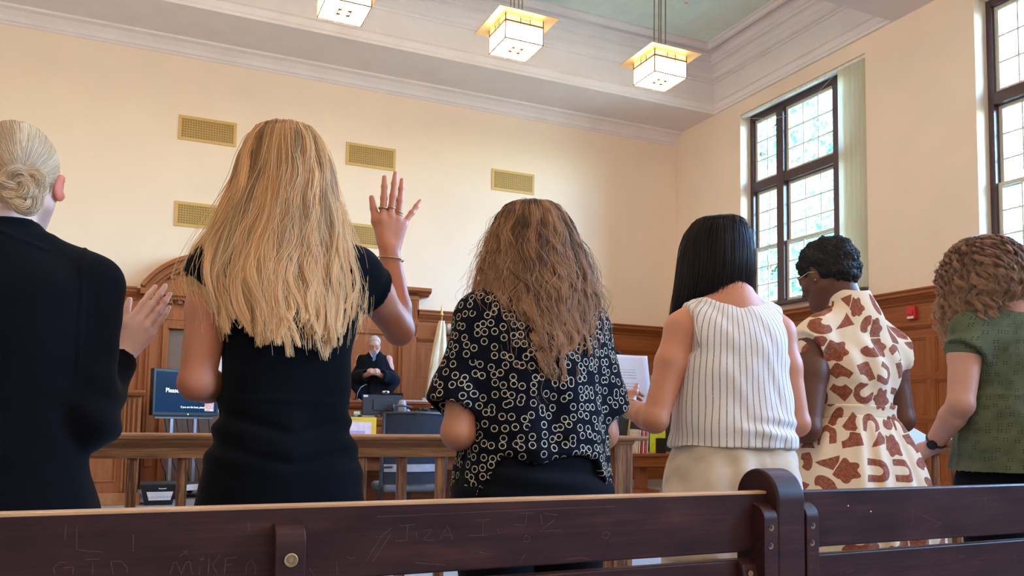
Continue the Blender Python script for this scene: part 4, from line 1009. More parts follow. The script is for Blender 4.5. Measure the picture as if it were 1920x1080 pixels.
def head(S_, c, yaw, pitch, sc=1.0, roll=0, ears=True, male=False):
    """c = centre of the skull; yaw>0 turns left, pitch>0 looks down"""
    R = rotm('Z', yaw)@rotm('X', -pitch)@rotm('Y', roll); c = np.asarray(c, float)
    P = lambda x, y, z: c+R@(np.array([x, y, z])*sc)
    E_ = lambda p, r, k=.01, mode='u': S_.ell(P(*p), np.array(r)*sc, k*sc, mode, R)
    E_((0, -.012, .022), (.073, .092, .088), .01)           # cranium
    E_((0, .030, -.020), (.060, .062, .078), .03)           # face mass
    E_((0, .045, -.082), (.036, .038, .030), .035)          # chin and jaw
    for sx in (-1, 1):
        S_.cone(P(sx*.055, .0, -.05), P(sx*.022, .070, -.090), .018*sc, .017*sc, .03*sc)      # jaw line
        E_((sx*.040, .062, -.022), (.020, .018, .016), .02)  # cheek
        E_((sx*.031, .094, .012), (.017, .010, .012), .008, 's')  # eye socket
        E_((sx*.031, .077, .011), (.0135, .0125, .0125), .003)  # eye ball
        S_.cone(P(sx*.016, .088, .030), P(sx*.044, .078, .030), .006*sc, .005*sc, .012*sc)    # brow
    S_.cone(P(0, .088, .018), P(0, .108, -.022), .0075*sc, .0105*sc, .010*sc)                   # nose
    for sx in (-1, 1): E_((sx*.010, .102, -.025), (.008, .009, .007), .006)
    S_.cone(P(-.020, .088, -.050), P(.020, .088, -.050), .0062*sc, .0062*sc, .006*sc)           # upper lip
    S_.cone(P(-.016, .086, -.060), P(.016, .086, -.060), .0066*sc, .0066*sc, .006*sc)           # lower lip
    S_.cone(P(-.022, .099, -.0545), P(.022, .099, -.0545), .0022*sc, .0022*sc, .002*sc, 's')
    if ears:
        for sx in (-1, 1):
            S_.ell(P(sx*.077, -.006, -.006), np.array((.008, .017, .030))*sc, .006*sc, 'u', R@rotm('Z', -sx*.35)@rotm('X', -.15))
            S_.ell(P(sx*.084, -.001, .000), np.array((.005, .009, .017))*sc, .003*sc, 's', R@rotm('Z', -sx*.35)@rotm('X', -.15))
            S_.ell(P(sx*.074, .002, -.030), np.array((.006, .009, .010))*sc, .006*sc, 'u', R)
    return P, R
def skin(name, col, var=.08, red=(1.12, .86, .80)):
    k = M(name, col, .48, 0, .4); v = k.coord('Object'); a = tuple(c*(1-var) for c in col); b = tuple(min(1, c*(1+var)) for c in col)
    c1 = k.ramp(k.noise(v, 9, 4), [(.3, a), (.7, b)]); rr = tuple(min(1, c*r) for c, r in zip(col, red))
    k.base(k.mix(k.w(k.noise(v, 22, 3))*.5, c1, rr)); k.bump(k.noise(v, 420, 2), .12, .001)
    k.b.inputs['Subsurface Weight'].default_value = .12; k.b.inputs['Subsurface Radius'].default_value = (.012, .005, .003); k.b.inputs['Subsurface Scale'].default_value = 1.0
    return k.m
TORSO = [(.80, .150, .100, 0, 0), (.88, .172, .115, 0, -.005), (.96, .162, .108, 0, 0), (1.05, .130, .090, 0, .008), (1.12, .128, .088, 0, .008),
         (1.21, .142, .100, 0, .008), (1.29, .152, .100, 0, .004), (1.36, .135, .082, 0, -.004), (1.405, .10, .062, 0, -.008), (1.44, .055, .048, 0, -.006)]
def body(S_, s=1.0, arms=None, head_c=None, yaw=0, pitch=0, hroll=0, bulk=1.0, hands=None, arm_r=1.0, neck_r=.052, feet=True, ears=True, hs=1.0):
    """female figure 1.68 m * s, facing +Y. arms: dict R/L -> (shoulder, elbow, wrist)"""
    S_.loft([(z*s, a*s*bulk, b*s*bulk, cx, cyy*s) for z, a, b, cx, cyy in TORSO], .02)
    hc = np.array(head_c if head_c is not None else (0, .030, 1.578*s))
    nb = np.array((0, -.012, 1.38)) * s; ctr = hc+rotm('Z', yaw)@rotm('X', -pitch)@np.array((0, -.028, -.05))*hs
    S_.cone(nb, ctr, (neck_r+.008)*s, neck_r*s, .04*s)
    for sx in (-1, 1): S_.cone(np.array((0, -.016, 1.415))*s, np.array((sx*.135, -.006, 1.365))*s, .036*s, .034*s, .05*s)   # trapezius
    P, R = head(S_, hc, yaw, pitch, hs, hroll, ears)
    res = {'P': P, 'R': R, 'hc': hc}
    for sx, key in ((1, 'R'), (-1, 'L')):
        if arms and key in arms: sh, el, wr = (np.array(q, float) for q in arms[key])
        else: sh, el, wr = np.array((sx*.168*s, -.005, 1.365*s)), np.array((sx*.21*s, -.02, 1.08*s)), np.array((sx*.2*s, .06, .85*s))
        r = arm_r*s
        S_.ell(sh, (.047*r, .047*r, .049*r), .03*s)
        mid = sh+(el-sh)*.38
        S_.chain([sh, mid, el], [.047*r, .046*r, .037*r], .02*s)
        m2 = el+(wr-el)*.28
        S_.ell(el, [.035*r]*3, .015*s)
        S_.chain([el, m2, wr], [.036*r, .038*r, .0255*r], .012*s)
        if hands and key in hands and hands[key] is not None:
            h = dict(hands[key]); res['h'+key] = hand(S_, wr+norm(np.array(h['d']))*.004, np.array(h.pop('d')), np.array(h.pop('n')), **h)
        else:
            dd = norm(wr-el); res['h'+key] = hand(S_, wr, dd, np.array((sx, 0.0, 0.0)), -1 if sx > 0 else 1, .95, curl=(.5, .5, .5, .5))
    for sx in (-1, 1):
        hp, kn, an = np.array((sx*.085, -.005, .86))*s, np.array((sx*.090, .012, .47))*s, np.array((sx*.088, -.03, .085))*s
        S_.chain([hp, (hp+kn)/2, kn], [.086*s*bulk, .072*s*bulk, .052*s], .03*s)
        S_.chain([kn, kn+(an-kn)*.3+np.array((0, -.012, 0)), an], [.050*s, .053*s, .034*s], .02*s)
        if feet:
            S_.chain([an+np.array((0, -.025, -.045)), an+np.array((sx*.005, .09, -.055)), an+np.array((sx*.012, .15, -.062))], [.032*s, .030*s, .020*s], .02*s)
    return res
def shoes(root, s, col, heel=.0):
    mt = plain('shoe leather', col, .4)
    for sx in (-1, 1):
        S_ = SDF((sx*.09*s-.07, -.13, -.002), (sx*.09*s+.07, .20, .14), .005); an = np.array((sx*.088, -.03, .085))*s
        S_.chain([an+A3(0, -.025, -.040), an+A3(sx*.005, .09, -.050), an+A3(sx*.012, .155, -.055)], [.042, .040, .030], .02)
        S_.cut(lambda X, Y, Z: np.maximum(.002-Z, Z-(.085-.25*Y)), .006); sdf_obj('shoe', S_, mt, root)
# ------------------------------------------------------------------ hair
def hair_mat(name, dark, light, rough=.3, tip=None, melanin=None, spec_r=.35):
    k = bpy.data.materials.new(name); k.use_nodes = True; nt = k.node_tree; nt.nodes.clear()
    out = nt.nodes.new('ShaderNodeOutputMaterial'); b = nt.nodes.new('ShaderNodeBsdfHairPrincipled'); b.parametrization = 'COLOR'
    b.inputs['Roughness'].default_value = rough; b.inputs['Radial Roughness'].default_value = .45; b.inputs['Random Roughness'].default_value = .2
    at_ = nt.nodes.new('ShaderNodeAttribute'); at_.attribute_name = 'tint'; hi = nt.nodes.new('ShaderNodeHairInfo')
    m_ = nt.nodes.new('ShaderNodeMath'); m_.operation = 'MULTIPLY_ADD'; nt.links.new(hi.outputs['Random'], m_.inputs[0]); m_.inputs[1].default_value = .18; nt.links.new(at_.outputs['Fac'], m_.inputs[2])
    r = nt.nodes.new('ShaderNodeValToRGB'); e = r.color_ramp.elements; e[0].position = .15; e[0].color = (*dark, 1); e[1].position = 1.15 if False else 1.0; e[1].color = (*light, 1)
    nt.links.new(m_.outputs[0], r.inputs[0]); col = r.outputs[0]
    if tip:
        mx = nt.nodes.new('ShaderNodeMix'); mx.data_type = 'RGBA'; p = nt.nodes.new('ShaderNodeMath'); p.operation = 'POWER'; p.inputs[1].default_value = 1.6
        nt.links.new(hi.outputs['Intercept'], p.inputs[0]); nt.links.new(p.outputs[0], mx.inputs[0]); nt.links.new(col, mx.inputs[6]); mx.inputs[7].default_value = (*tip, 1); col = mx.outputs[2]
    nt.nodes.remove(b); b = nt.nodes.new('ShaderNodeBsdfPrincipled'); b.inputs['Roughness'].default_value = rough+.12; b.inputs['Specular IOR Level'].default_value = spec_r
    hb_ = nt.nodes.new('ShaderNodeBsdfTranslucent'); ms_ = nt.nodes.new('ShaderNodeMixShader'); ms_.inputs[0].default_value = .18; nt.links.new(col, hb_.inputs[0])
    nt.links.new(col, b.inputs['Base Color']); nt.links.new(b.outputs[0], ms_.inputs[1]); nt.links.new(hb_.outputs[0], ms_.inputs[2]); nt.links.new(ms_.outputs[0], out.inputs[0]); return k
def strands(name, P, tint, rad, mt, parent, taper=.55):
    """P (n, m, 3)"""
    n, m_, _ = P.shape; cu = bpy.data.hair_curves.new(name); cu.add_curves([m_]*n)
    cu.attributes['position'].data.foreach_set('vector', P.astype(np.float32).ravel()) if 'position' in cu.attributes else cu.position_data.foreach_set('vector', P.astype(np.float32).ravel())
    r = (rad*(1-(1-taper)*np.linspace(0, 1, m_)**2))[None, :]*np.ones((n, 1))
    a = cu.attributes.get('radius') or cu.attributes.new('radius', 'FLOAT', 'POINT'); a.data.foreach_set('value', r.astype(np.float32).ravel())
    t = cu.attributes.new('tint', 'FLOAT', 'CURVE'); t.data.foreach_set('value', np.asarray(tint, np.float32))
    cu.materials.append(mt); o = bpy.data.objects.new(name, cu); C.objects.link(o); o.parent = parent; return o
def long_hair(root, tab, mt, n=12000, m=30, locks=200, seed=0, end=None, face=.85, brow=None, wave=(.004, 9), curl=0, cf=30, cramp=4, zc=.0, rad=.0006, lockw=.018, shrink=.45, depth=(.80, 1.03),
              endj=.03, fly=.04, rot=0.0, part=0.0, th_pow=1, tmul=None, flyw=.012):
    """tab rows (z, halfwidth, halfdepth, cx, cy) from crown down. end(theta) -> z of the tips. theta=0 is the back (-Y)."""
    T = np.array(tab, float); T = T[np.argsort(T[:, 0])]; rng = np.random.default_rng(seed); ztop = T[-1, 0]
    lth = rng.uniform(-math.pi, math.pi, locks); ldep = rng.uniform(depth[0], depth[1], locks)**.7; lph = rng.uniform(0, 6.28, (locks, 3)); lfr = rng.uniform(.7, 1.35, locks)
    lt = rng.uniform(-.1, .95, locks); lend = rng.normal(0, endj, locks); lamp = rng.uniform(.4, 1.5, locks)
    li = rng.integers(0, locks, n)
    off = rng.normal(size=(n, 2))*np.array([lockw, lockw*.45]); flyer = rng.random(n) < fly
    off[flyer] *= 1.5
    s = np.linspace(0, 1, m)[None, :]
    th0 = lth[li]; ze = end(th0)+lend[li]+np.abs(rng.normal(0, endj*.75, n))
    if brow is not None:
        fr = np.abs(th0) > math.pi-face; ze = np.where(fr, np.maximum(ze, brow), ze)
    ze = np.minimum(ze, ztop-.13)
    # even spacing in arc: more samples near the crown
    L = ztop-ze; sp = s**1.25
    z = ztop-L[:, None]*sp
    zt = T[:, 0]; zz = np.linspace(zt[0], zt[-1], 400)
    # radius columns use square-root near the top so that the crown is round
    f = [np.interp(z, zz, smooth_interp(zz, zt, T[:, j])) for j in range(1, 5)]
    a, b, cx, cyy = f
    k = ldep[li][:, None]
    spread = (1-(1-shrink)*s)
    arc = np.maximum((a+b)/2, .02)
    grow = s**.8
    th = th0[:, None]+off[:, :1]*spread*(1.0)/arc*np.minimum(1, s*6+.15)+part*np.sin(th0)[:, None]
    wv = wave[0]*lamp[li][:, None]*grow*np.sin(6.283*(ztop-z)*wave[1]*lfr[li][:, None]+lph[li, 0][:, None])
    th = th+wv/arc
    k2 = k+off[:, 1:]*spread/arc+.6*wave[0]*lamp[li][:, None]*grow*np.sin(6.283*(ztop-z)*wave[1]*.8*lfr[li][:, None]+lph[li, 1][:, None])/arc
    if curl:
        cph = 6.283*(L[:, None]*s*1.25)*cf*lfr[li][:, None]+lph[li, 2][:, None]+rng.normal(0, .2, n)[:, None]; cr_ = curl*lamp[li][:, None]*np.minimum(1, s*cramp)
        th = th+cr_*np.sin(cph)/arc; k2 = k2+cr_*np.cos(cph)/arc
        z = z+zc*cr_*np.sin(cph+.8)
    if fly: 
        w2 = flyer[:, None]*rng.normal(0, flyw, (n, 1))*s**1.5; th = th+w2/arc; k2 = k2+np.abs(w2)/arc*.8
    X = cx+a*k2*np.sin(th); Y = cyy-b*k2*np.cos(th)
    P = np.stack([X, Y, z], 2)
    if rot: c_, s_ = math.cos(rot), math.sin(rot); P = np.stack([P[..., 0]*c_-P[..., 1]*s_, P[..., 0]*s_+P[..., 1]*c_, P[..., 2]], 2)
    tint = lt[li]+rng.uniform(-.08, .08, n)
    if tmul: tint = tint*tmul
    return strands('hair_strands', P, tint, rad, mt, root)
def hair_hull(root, tab, mt, end=None, scale=.86, face=.85, brow=None, rot=0.0, name='hair'):
    """solid mass of hair beneath the strands"""
    T = np.array(tab, float); T = T[np.argsort(T[:, 0])]; zz = np.linspace(T[-1, 0]-.004, T[0, 0], 60); ths = np.linspace(-math.pi, math.pi, 73)
    V = []
    f = [smooth_interp(zz, T[:, 0], T[:, j]) for j in range(1, 5)]; e = end(ths)
    ok = np.ones((60, 73), bool)
    for i, z in enumerate(zz):
        for j, t in enumerate(ths):
            zc_ = max(z, e[j]+.03); i2 = (T[-1, 0]-.004-zc_)/((T[-1, 0]-.004-T[0, 0])/59)
            a, b, cx, cyy = (np.interp(i2, range(60), q) for q in f)
            lim = brow if (brow is not None and abs(t) > math.pi-face) else -9
            if z < max(e[j]+.025, lim): ok[i, j] = False
            kk = scale*(1+.025*math.sin(17*t)+.02*math.sin(31*t+z*20))
            V.append((cx+a*kk*math.sin(t), cyy-b*kk*math.cos(t), zc_-.006))
    F = [(i*73+j, i*73+j+1, (i+1)*73+j+1, (i+1)*73+j) for i in range(59) for j in range(72) if ok[i, j] and ok[i+1, j] and ok[i, j+1] and ok[i+1, j+1]]
    V = np.array(V)
    if rot: c_, s_ = math.cos(rot), math.sin(rot); V = np.stack([V[:, 0]*c_-V[:, 1]*s_, V[:, 0]*s_+V[:, 1]*c_, V[:, 2]], 1)
    me = mesh_np(name, V, np.array(F)); return link(name, me, mt, root, True)
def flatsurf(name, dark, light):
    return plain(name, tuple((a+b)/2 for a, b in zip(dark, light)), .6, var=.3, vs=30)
def person(x, y, rz, label):
    r = empty('person', (x, y, 0), rz, label, 'person'); return r
# cloth materials
def cloth(name, col, rough=.85, var=.08, weave=900, bump=.25, sheen=.2):
    sheen = min(sheen, .04) if max(col) < .05 else sheen; dk = max(col) < .05; col = tuple(c*.55 for c in col) if dk else col; k = M(name, col, .95 if dk else rough, 0, .06 if dk else .25); v = k.coord('Object')
    k.base(k.ramp(k.noise(v, 14, 4), [(.3, tuple(c*(1-var) for c in col)), (.7, tuple(min(1, c*(1+var)) for c in col))]))
    k.bump(k.noise(v, weave, 2), bump, .0008); k.b.inputs['Sheen Weight'].default_value = sheen; k.b.inputs['Sheen Roughness'].default_value = .5
    return k
_ph = np.linspace(0, math.pi, 400); _ea, _eb = .178, .125
_re = 1/np.sqrt((np.sin(_ph)/_ea)**2+(np.cos(_ph)/_eb)**2); _px, _py = _re*np.sin(_ph), _re*np.cos(_ph)
_arc = np.concatenate([[0], np.cumsum(np.hypot(np.diff(_px), np.diff(_py)))])
def cyl_uv(sc=1.0, p=0.0):
    """unrolls cloth round the body: arc length from the middle of the back, and height"""
    def f(V):
        x, y, z = V.T; t = np.abs(np.arctan2(x, -y)); u = np.interp(t, _ph, _arc)*sc
        if p: u = u*(np.hypot(x, y)/np.interp(t, _ph, _re))**p
        return np.stack([np.sign(x)*u, z, np.zeros(len(V))], 1)
    return f

def yoke(D, s, arms, g=.009, upper=.25, ar=1.0, k=.03):
    for sx, q in ((1, 'R'), (-1, 'L')):
        D.cone(np.array((0, -.016, 1.400))*s, np.array((sx*.135, -.006, 1.365))*s, .036*s+g*.6, .036*s+g, k)
        sh, el = A3(*arms[q][0]), A3(*arms[q][1]); D.ell(sh, np.array((.047, .047, .049))*ar*s+g, k)
        if upper: D.cone(sh, sh+(el-sh)*upper, .047*ar*s+g, .047*ar*s+g, .01)
# ------------------------------------------------------------------ people
def full_sdf(s=1.0, vox=.0055, wide=.34, fine=(), ymax=.42): return SDF((-wide, -.24, .0), (wide, ymax, 1.74*s), vox, fine)
def sleeve(S_, a, b, ra, rb, k=.02, hollow=0):
    a, b = np.asarray(a, float), np.asarray(b, float); u = norm(b-a); r = max(ra, rb); ba = b-a; L2 = ba@ba
    def fn(X, Y, Z):
        x, y, z = X-a[0], Y-a[1], Z-a[2]; t = (x*ba[0]+y*ba[1]+z*ba[2])/L2; h = np.clip(t, 0, 1)
        d = np.sqrt((x-h*ba[0])**2+(y-h*ba[1])**2+(z-h*ba[2])**2)-(ra+(rb-ra)*h)
        return np.maximum(d, (x*u[0]+y*u[1]+z*u[2])-L2**.5)
    S_.op(np.minimum(a, b)-r, np.maximum(a, b)+r, fn, k)
    if hollow: S_.cone(a+u*(L2**.5*.55), b+u*.03, hollow*.85, hollow, 0, 's')
def mat_uv(k): return k.coord(attr='cloth')
def folds(amp, n, seed=0, zf=0.0):
    rng = np.random.default_rng(seed); ph = rng.uniform(0, 6.28, 4)
    def f(th, Z): return amp*(np.sin(n*th+ph[0]+1.2*np.sin(3*th+ph[1])+Z*zf)+.5*np.sin(1.7*n*th+ph[2]))
    return f

# ================= woman in the long blonde hair, black dress, raised hand
m_skin_tan = skin('tan skin', (.54, .215, .125)); m_skin_pale = skin('pale skin', (.82, .56, .48)); m_skin_mid = skin('warm skin', (.60, .27, .165))
m_skin_dark = skin('deep brown skin', (.125, .050, .030), red=(1.1, .9, .85)); m_skin_rosy = skin('rosy skin', (.58, .32, .25))
m_blackdress = cloth('black crepe', (.0075, .009, .014), .75, sheen=.25).m
m_gold = M('gold ring', (.55, .38, .16), .3, .9).m
def w_blonde():
    root = person(.30, 1.95, 0, 'person with long blonde hair in a fitted black dress, right hand raised with open fingers')
    arms = {'R': ((.165, .0, 1.355), (.312, .14, 1.232), (.276, .135, 1.448)), 'L': ((-.165, -.005, 1.335), (-.196, -.03, 1.07), (-.10, .19, 1.06))}
    hd = {'R': dict(d=(.13, .0, 1), n=(.05, -1, .0), side=-1, sc=1.10, spread=(.09, .03, .02, -.52), curl=(.05, .03, .06, .10), thumb=(.50, .12), tcurl=.40, pl=.84, fm=1.17), 'L': None}
    S_ = full_sdf(1, .0055, .42, fine=[(2, 1.40, 1.70, .003), (0, .19, .41, .003), (1, .08, .20, .003)])
    r = body(S_, 1.0, arms, (-.012, .030, 1.583), -.12, .12, hands=hd, arm_r=1.03, bulk=.84)
    sdf_obj('body', S_, m_skin_tan, root, it=1)
    h = r['hR']
    D = SDF((-.36, -.25, .43), (.36, .30, 1.43), .006)
    tab = [(.44, .215, .165), (.70, .200, .150), (.80, .190, .140), (.87, .180, .132), (.94, .160, .120), (1.0, .150, .110), (1.08, .145, .106), (1.16, .150, .108), (1.24, .160, .112), (1.31, .165, .108), (1.37, .145, .088), (1.42, .085, .06)]
    D.loft([(z, a, b, 0, -.002) for z, a, b in tab], .02)
    sleeve(D, (.10, -.002, 1.355), (.218, .052, 1.318), .060, .063, .05, .056); sleeve(D, (-.10, -.004, 1.355), (-.192, -.012, 1.275), .060, .062, .04, .054)
    D.ell((0, .10, 1.25), (.12, .07, .08), .04); yoke(D, 1, arms, .008, .05, .95)
    def dv(V):
        x, z = V[:, 0], V[:, 2]; d = .0035*wob(V, 3, 26, aniso=(1, 1, 1.8))
        seam = np.exp(-((z-1.035+.02*x)/.006)**2)*-.003
        arc = np.exp(-((z-.895-.45*np.abs(x)**1.25*.9)/.012)**2)*.008*(V[:, 1] < 0)*np.exp(-((x)/.11)**2)
        arc2 = np.exp(-((z-.955-.35*np.abs(x))/.014)**2)*.006*(V[:, 1] < .03)
        sidef = .007*np.sin((z-.9)*95+x*12)*np.exp(-((np.abs(x)-.15)/.05)**2)*np.exp(-((z-.96)/.08)**2)
        return d+seam+arc+arc2+sidef-.0015*np.exp(-(x/.003)**2)*(z < 1.03)*(V[:, 1] < 0)
    sdf_obj('dress', D, m_blackdress, root, dv)
    tab = [(1.702, .003, .003, -.014, .03), (1.695, .040, .045, -.014, .03), (1.672, .072, .085, -.014, .028), (1.62, .098, .113, -.014, .022), (1.56, .112, .118, -.012, .016), (1.50, .130, .118, -.014, .008), (1.43, .152, .118, -.018, 0),
           (1.36, .176, .122, -.024, -.004), (1.30, .186, .128, -.026, -.006), (1.22, .166, .130, -.016, -.008), (1.15, .156, .134, -.012, -.008), (1.05, .15, .135, -.01, -.01)]
    k = hair_mat('golden blonde hair', (.27, .125, .045), (.90, .53, .25), .30, tip=(1.0, .68, .37))
    e = lambda t: 1.182+.05*(np.abs(t)/1.5)**2+.015*np.sin(7*t)
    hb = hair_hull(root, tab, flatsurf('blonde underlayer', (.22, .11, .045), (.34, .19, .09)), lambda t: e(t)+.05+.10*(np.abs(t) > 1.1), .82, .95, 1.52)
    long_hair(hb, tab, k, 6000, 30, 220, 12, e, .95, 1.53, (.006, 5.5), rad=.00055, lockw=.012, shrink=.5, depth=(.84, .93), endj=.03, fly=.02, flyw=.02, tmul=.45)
    long_hair(hb, tab, k, 15000, 44, 190, 11, e, .95, 1.53, (.012, 5.0), rad=.00052, lockw=.0065, shrink=.45, depth=(.93, 1.07), endj=.022, fly=.05, flyw=.02)
    # rings and bracelet
    def band(name, p, ax, rad, t=.0016, ex=1, par=root):
        ax = norm(ax); o = norm(np.cross(ax, (0, 0.3, 1))); q = np.cross(ax, o)
        MB().tube([Vector(p+(o*math.cos(a)+q*math.sin(a))*rad) for a in np.linspace(0, 2*math.pi, 25)], t, 6, False).build(name, m_gold, par, smooth=True)
    for i, t, rr, th in ((0, .45, .0102, .0026), (1, .40, .0100, .0012), (2, .35, .0096, .0012), (2, .22, .0098, .0012)):
        a, b = h[i][0], h[i][1]; band('ring', a+(b-a)*t, b-a, rr*1.08, th)
    el, wr = A3(*arms['R'][1]), A3(*arms['R'][2]); p = wr+(el-wr)*.13
    band('bracelet', p, wr-el+A3(.05, 0, 0), .0345, .0021)
w_blonde()

# ================= woman at the far left: black blazer, low bun
def w_blazer():
    s = .946; root = person(-.28, 1.90, 0, 'person with pale blonde hair in a low bun and a black blazer, one hand raised')
    arms = {'R': ((.158, .0, 1.262), (.178, -.025, .985), (.228, .125, 1.132)), 'L': ((-.158, .0, 1.262), (-.20, -.02, .99), (-.12, .18, .98))}
    hd = {'R': dict(d=(.50, .06, .86), n=(.08, -1, -.12), side=-1, sc=.98, pl=.92, fm=1.12, spread=(-.01, .0, .0, .01), curl=(.05, .04, .05, .07), thumb=(.40, .10), tcurl=.1), 'L': None}
    S_ = full_sdf(s, .0055, .37, fine=[(2, 1.13, 1.31, .003), (0, .19, .34, .003), (1, .08, .18, .003), (2, 1.34, 1.52, .004)])
    r = body(S_, s, arms, (.020, .035, 1.480), -.06, .10, hands=hd, hs=.97, neck_r=.050, bulk=.9)
    body_o = sdf_obj('body', S_, m_skin_pale, root, it=1); P, R = r['P'], r['R']
    bl = cloth('black wool blazer', (.008, .0075, .010), .85, sheen=.35).m
    D = SDF((-.34, -.24, .62), (.36, .26, 1.42), .006)
    tab = [(.62, .225, .165), (.72, .215, .155), (.80, .205, .145), (.90, .180, .130), (.98, .172, .120), (1.08, .180, .122), (1.18, .188, .125), (1.26, .180, .118), (1.31, .135, .095), (1.345, .085, .075)]
    D.loft([(z, a, b, 0, -.004) for z, a, b in tab], .02)
    for sx in (-1, 1): D.cone((sx*.06, -.02, 1.325), (sx*.172, -.006, 1.268), .036, .052, .03)
    yoke(D, s, arms, .012, .2)
    for q in ('R', 'L'):
        a, b, c = (A3(*v) for v in arms[q]); D.cone(a+A3(.006 if q == 'R' else -.006, 0, -.005), b, .058, .056, .03)
        D.cone(b, b, .060, .060, .01); sleeve(D, b, b+(c-b)*.90, .058, .044, .015, .034)
    D.cone((0, -.012, 1.31), (.006, .006, 1.380), .086, .066, .02)        # collar
    D.cone((.004, .0, 1.35), (.012, .03, 1.45), .055, .062, .004, 's')
    D.cut(lambda X, Y, Z: Z-(1.383-.35*np.maximum(Y+.03, 0)), .006)
    def dv(V):
        x, z = V[:, 0], V[:, 2]; d = .003*wob(V, 5, 22)+.004*wob(V, 8, 14, aniso=(1.6, 1.6, .7))
        c = np.exp(-((z-(1.352-.35*np.abs(x)))/.004)**2)*-.003*(np.abs(x) < .10)*(V[:, 1] < .05)
        el = .006*np.sin(70*(z+.8*x))*np.exp(-((np.linalg.norm(V-A3(.19, 0, 1.0), axis=1))/.09)**2)
        seam = -.003*np.exp(-(x/.003)**2)*(V[:, 1] < 0)*(z < 1.33)+(-.003*np.exp(-((np.abs(x)-.155-.1*(1.25-z)**2)/.003)**2)*(V[:, 1] < 0)*(z > 1.05))
        return d+c+el+seam
    sdf_obj('blazer', D, bl, root, dv)
    T = SDF((-.30, -.22, .25), (.30, .22, .82), .008); T.loft([(.25, .20, .15), (.5, .205, .155), (.82, .19, .135)], .01)
    sdf_obj('skirt', T, cloth('dark blue suiting', (.010, .016, .030)).m, root)
    # hair drawn back into a low bun
    k = hair_mat('pale ash blonde hair', (.44, .28, .16), (.88, .66, .45), .28); rng = np.random.default_rng(4)
    S2 = SDF((-.14, -.14, 1.33), (.12, .18, 1.62), .004)
    S2.ell(P(0, -.014, .024), (.0775, .0955, .091), .01, 'u', R); S2.ell(P(0, -.050, -.040), (.046, .034, .036), .03, 'u', R)
    nrm = R@A3(0, -.83, .55); c0 = P(0, .045, .03)
    def keep(X, Y, Z):
        n1 = R@norm(A3(0, 1, -.42)); p1 = P(0, .030, .028)
        return (X-p1[0])*n1[0]+(Y-p1[1])*n1[1]+(Z-p1[2])*n1[2]
    S2.cut(keep, .004)
    for q in (-1, 1): S2.ell(P(q*.084, -.002, -.012), (.020, .020, .034), .004, 's', R)
    for q in (-1, 1):
        E2 = SDF((-.12, -.10, 1.40), (.13, .12, 1.53), .003); E2.ell(P(q*.083, -.006, -.010), np.array((.0075, .019, .031)), .004, 'u', R@rotm('Z', -q*.6)@rotm('X', -.15)); E2.ell(P(q*.092, .002, -.004), (.006, .011, .019), .003, 's', R@rotm('Z', -q*.6))
        sdf_obj('ear', E2, skin('ear skin with painted glow', (.72, .20, .12)), root)  # red colour paints the light shining through the ear
    hb = sdf_obj('hair', S2, flatsurf('ash blonde underlayer', (.26, .15, .07), (.42, .27, .15)), root)
    bun = P(.030, -.100, -.058); n, m_ = 11000, 18
    ph = rng.uniform(0, 2*math.pi, n); out = []
    # roots on the hairline ring and over the skull, all sliding to the bun
    root_d = []
    az = rng.uniform(-math.pi, math.pi, n); elv = rng.uniform(-1.1, 1.45, n)
    lock = rng.integers(0, 150, n); laz = rng.uniform(-math.pi, math.pi, 150); lel = np.arcsin(rng.uniform(-.88, 1, 150)); lt = rng.uniform(0, .8, 150)
    az = laz[lock]+rng.normal(0, .10, n); elv = lel[lock]+rng.normal(0, .10, n)
    d0 = np.stack([np.cos(elv)*np.sin(az), np.cos(elv)*np.cos(az), np.sin(elv)], 1)
    ok = (d0[:, 1]-.42*d0[:, 2] < .30) & (d0[:, 2] > -.92); d0 = d0[ok]; lk = lock[ok]; nn = len(d0)
    db = norm(A3(.30, -.80, -.56)); t = np.linspace(0, 1, m_)[None, :, None]
    om = np.arccos(np.clip(d0@db, -1, 1))[:, None, None]
    dd = (np.sin((1-t)*om)*d0[:, None, :]+np.sin(t*om)*db)/np.sin(om)
    lay = (1.0+rng.uniform(-.01, .035, nn))[:, None, None]*np.ones_like(t); lay = lay+.02*np.sin(9*t+rng.uniform(0, 6, nn)[:, None, None])*.25
    Pp = dd*np.array((.0785, .097, .0925))*lay+np.array((0, -.014, .024))
    Pp = Pp*.97/1.0*1.03; W = np.einsum('ij,nmj->nmi', R, Pp*.97)+r['hc']
    ok2 = np.ones(nn, bool)
    for q in (-1, 1): ok2 &= np.linalg.norm((W-P(q*.082, -.002, -.014))*np.array((1, 1, .62)), axis=2).min(1) > .021
    strands('hair_strands', W[ok2], lt[lk][ok2]*.9+.1, .00055, k, hb)
    # bun: hair coiled round
    B = SDF(bun-.06, bun+.06, .0035); B.ell(bun, (.020, .017, .019), .004, 'u', R)
    for q in range(5):
        a = q*1.256; B.cone(bun+R@A3(.013*math.cos(a), -.007, .012*math.sin(a)), bun+R@A3(.013*math.cos(a+1.2), -.008, .012*math.sin(a+1.2)), .008, .008, .004)
    bo = sdf_obj('hair_bun', B, flatsurf('bun core', (.22, .14, .09), (.40, .30, .2)), root)
    n = 3200; m_ = 26; a0 = rng.integers(0, 26, n)*6.28/26+rng.normal(0, .12, n); R0 = (.017+.010*((a0*7) % 1))+rng.normal(0, .0018, n); th = a0[:, None]+np.linspace(0, 3.6, m_)[None, :]
    u = rng.uniform(-1, 1, n); tube_a = (u*2.2)[:, None]+np.linspace(0, 2.2, m_)[None, :]
    rr = R0[:, None]+.016*np.cos(tube_a); yy = -.016-.024*np.sin(np.abs(tube_a) % 3.14); W = np.stack([rr*np.cos(th)*1.08, yy, rr*np.sin(th)], 2)
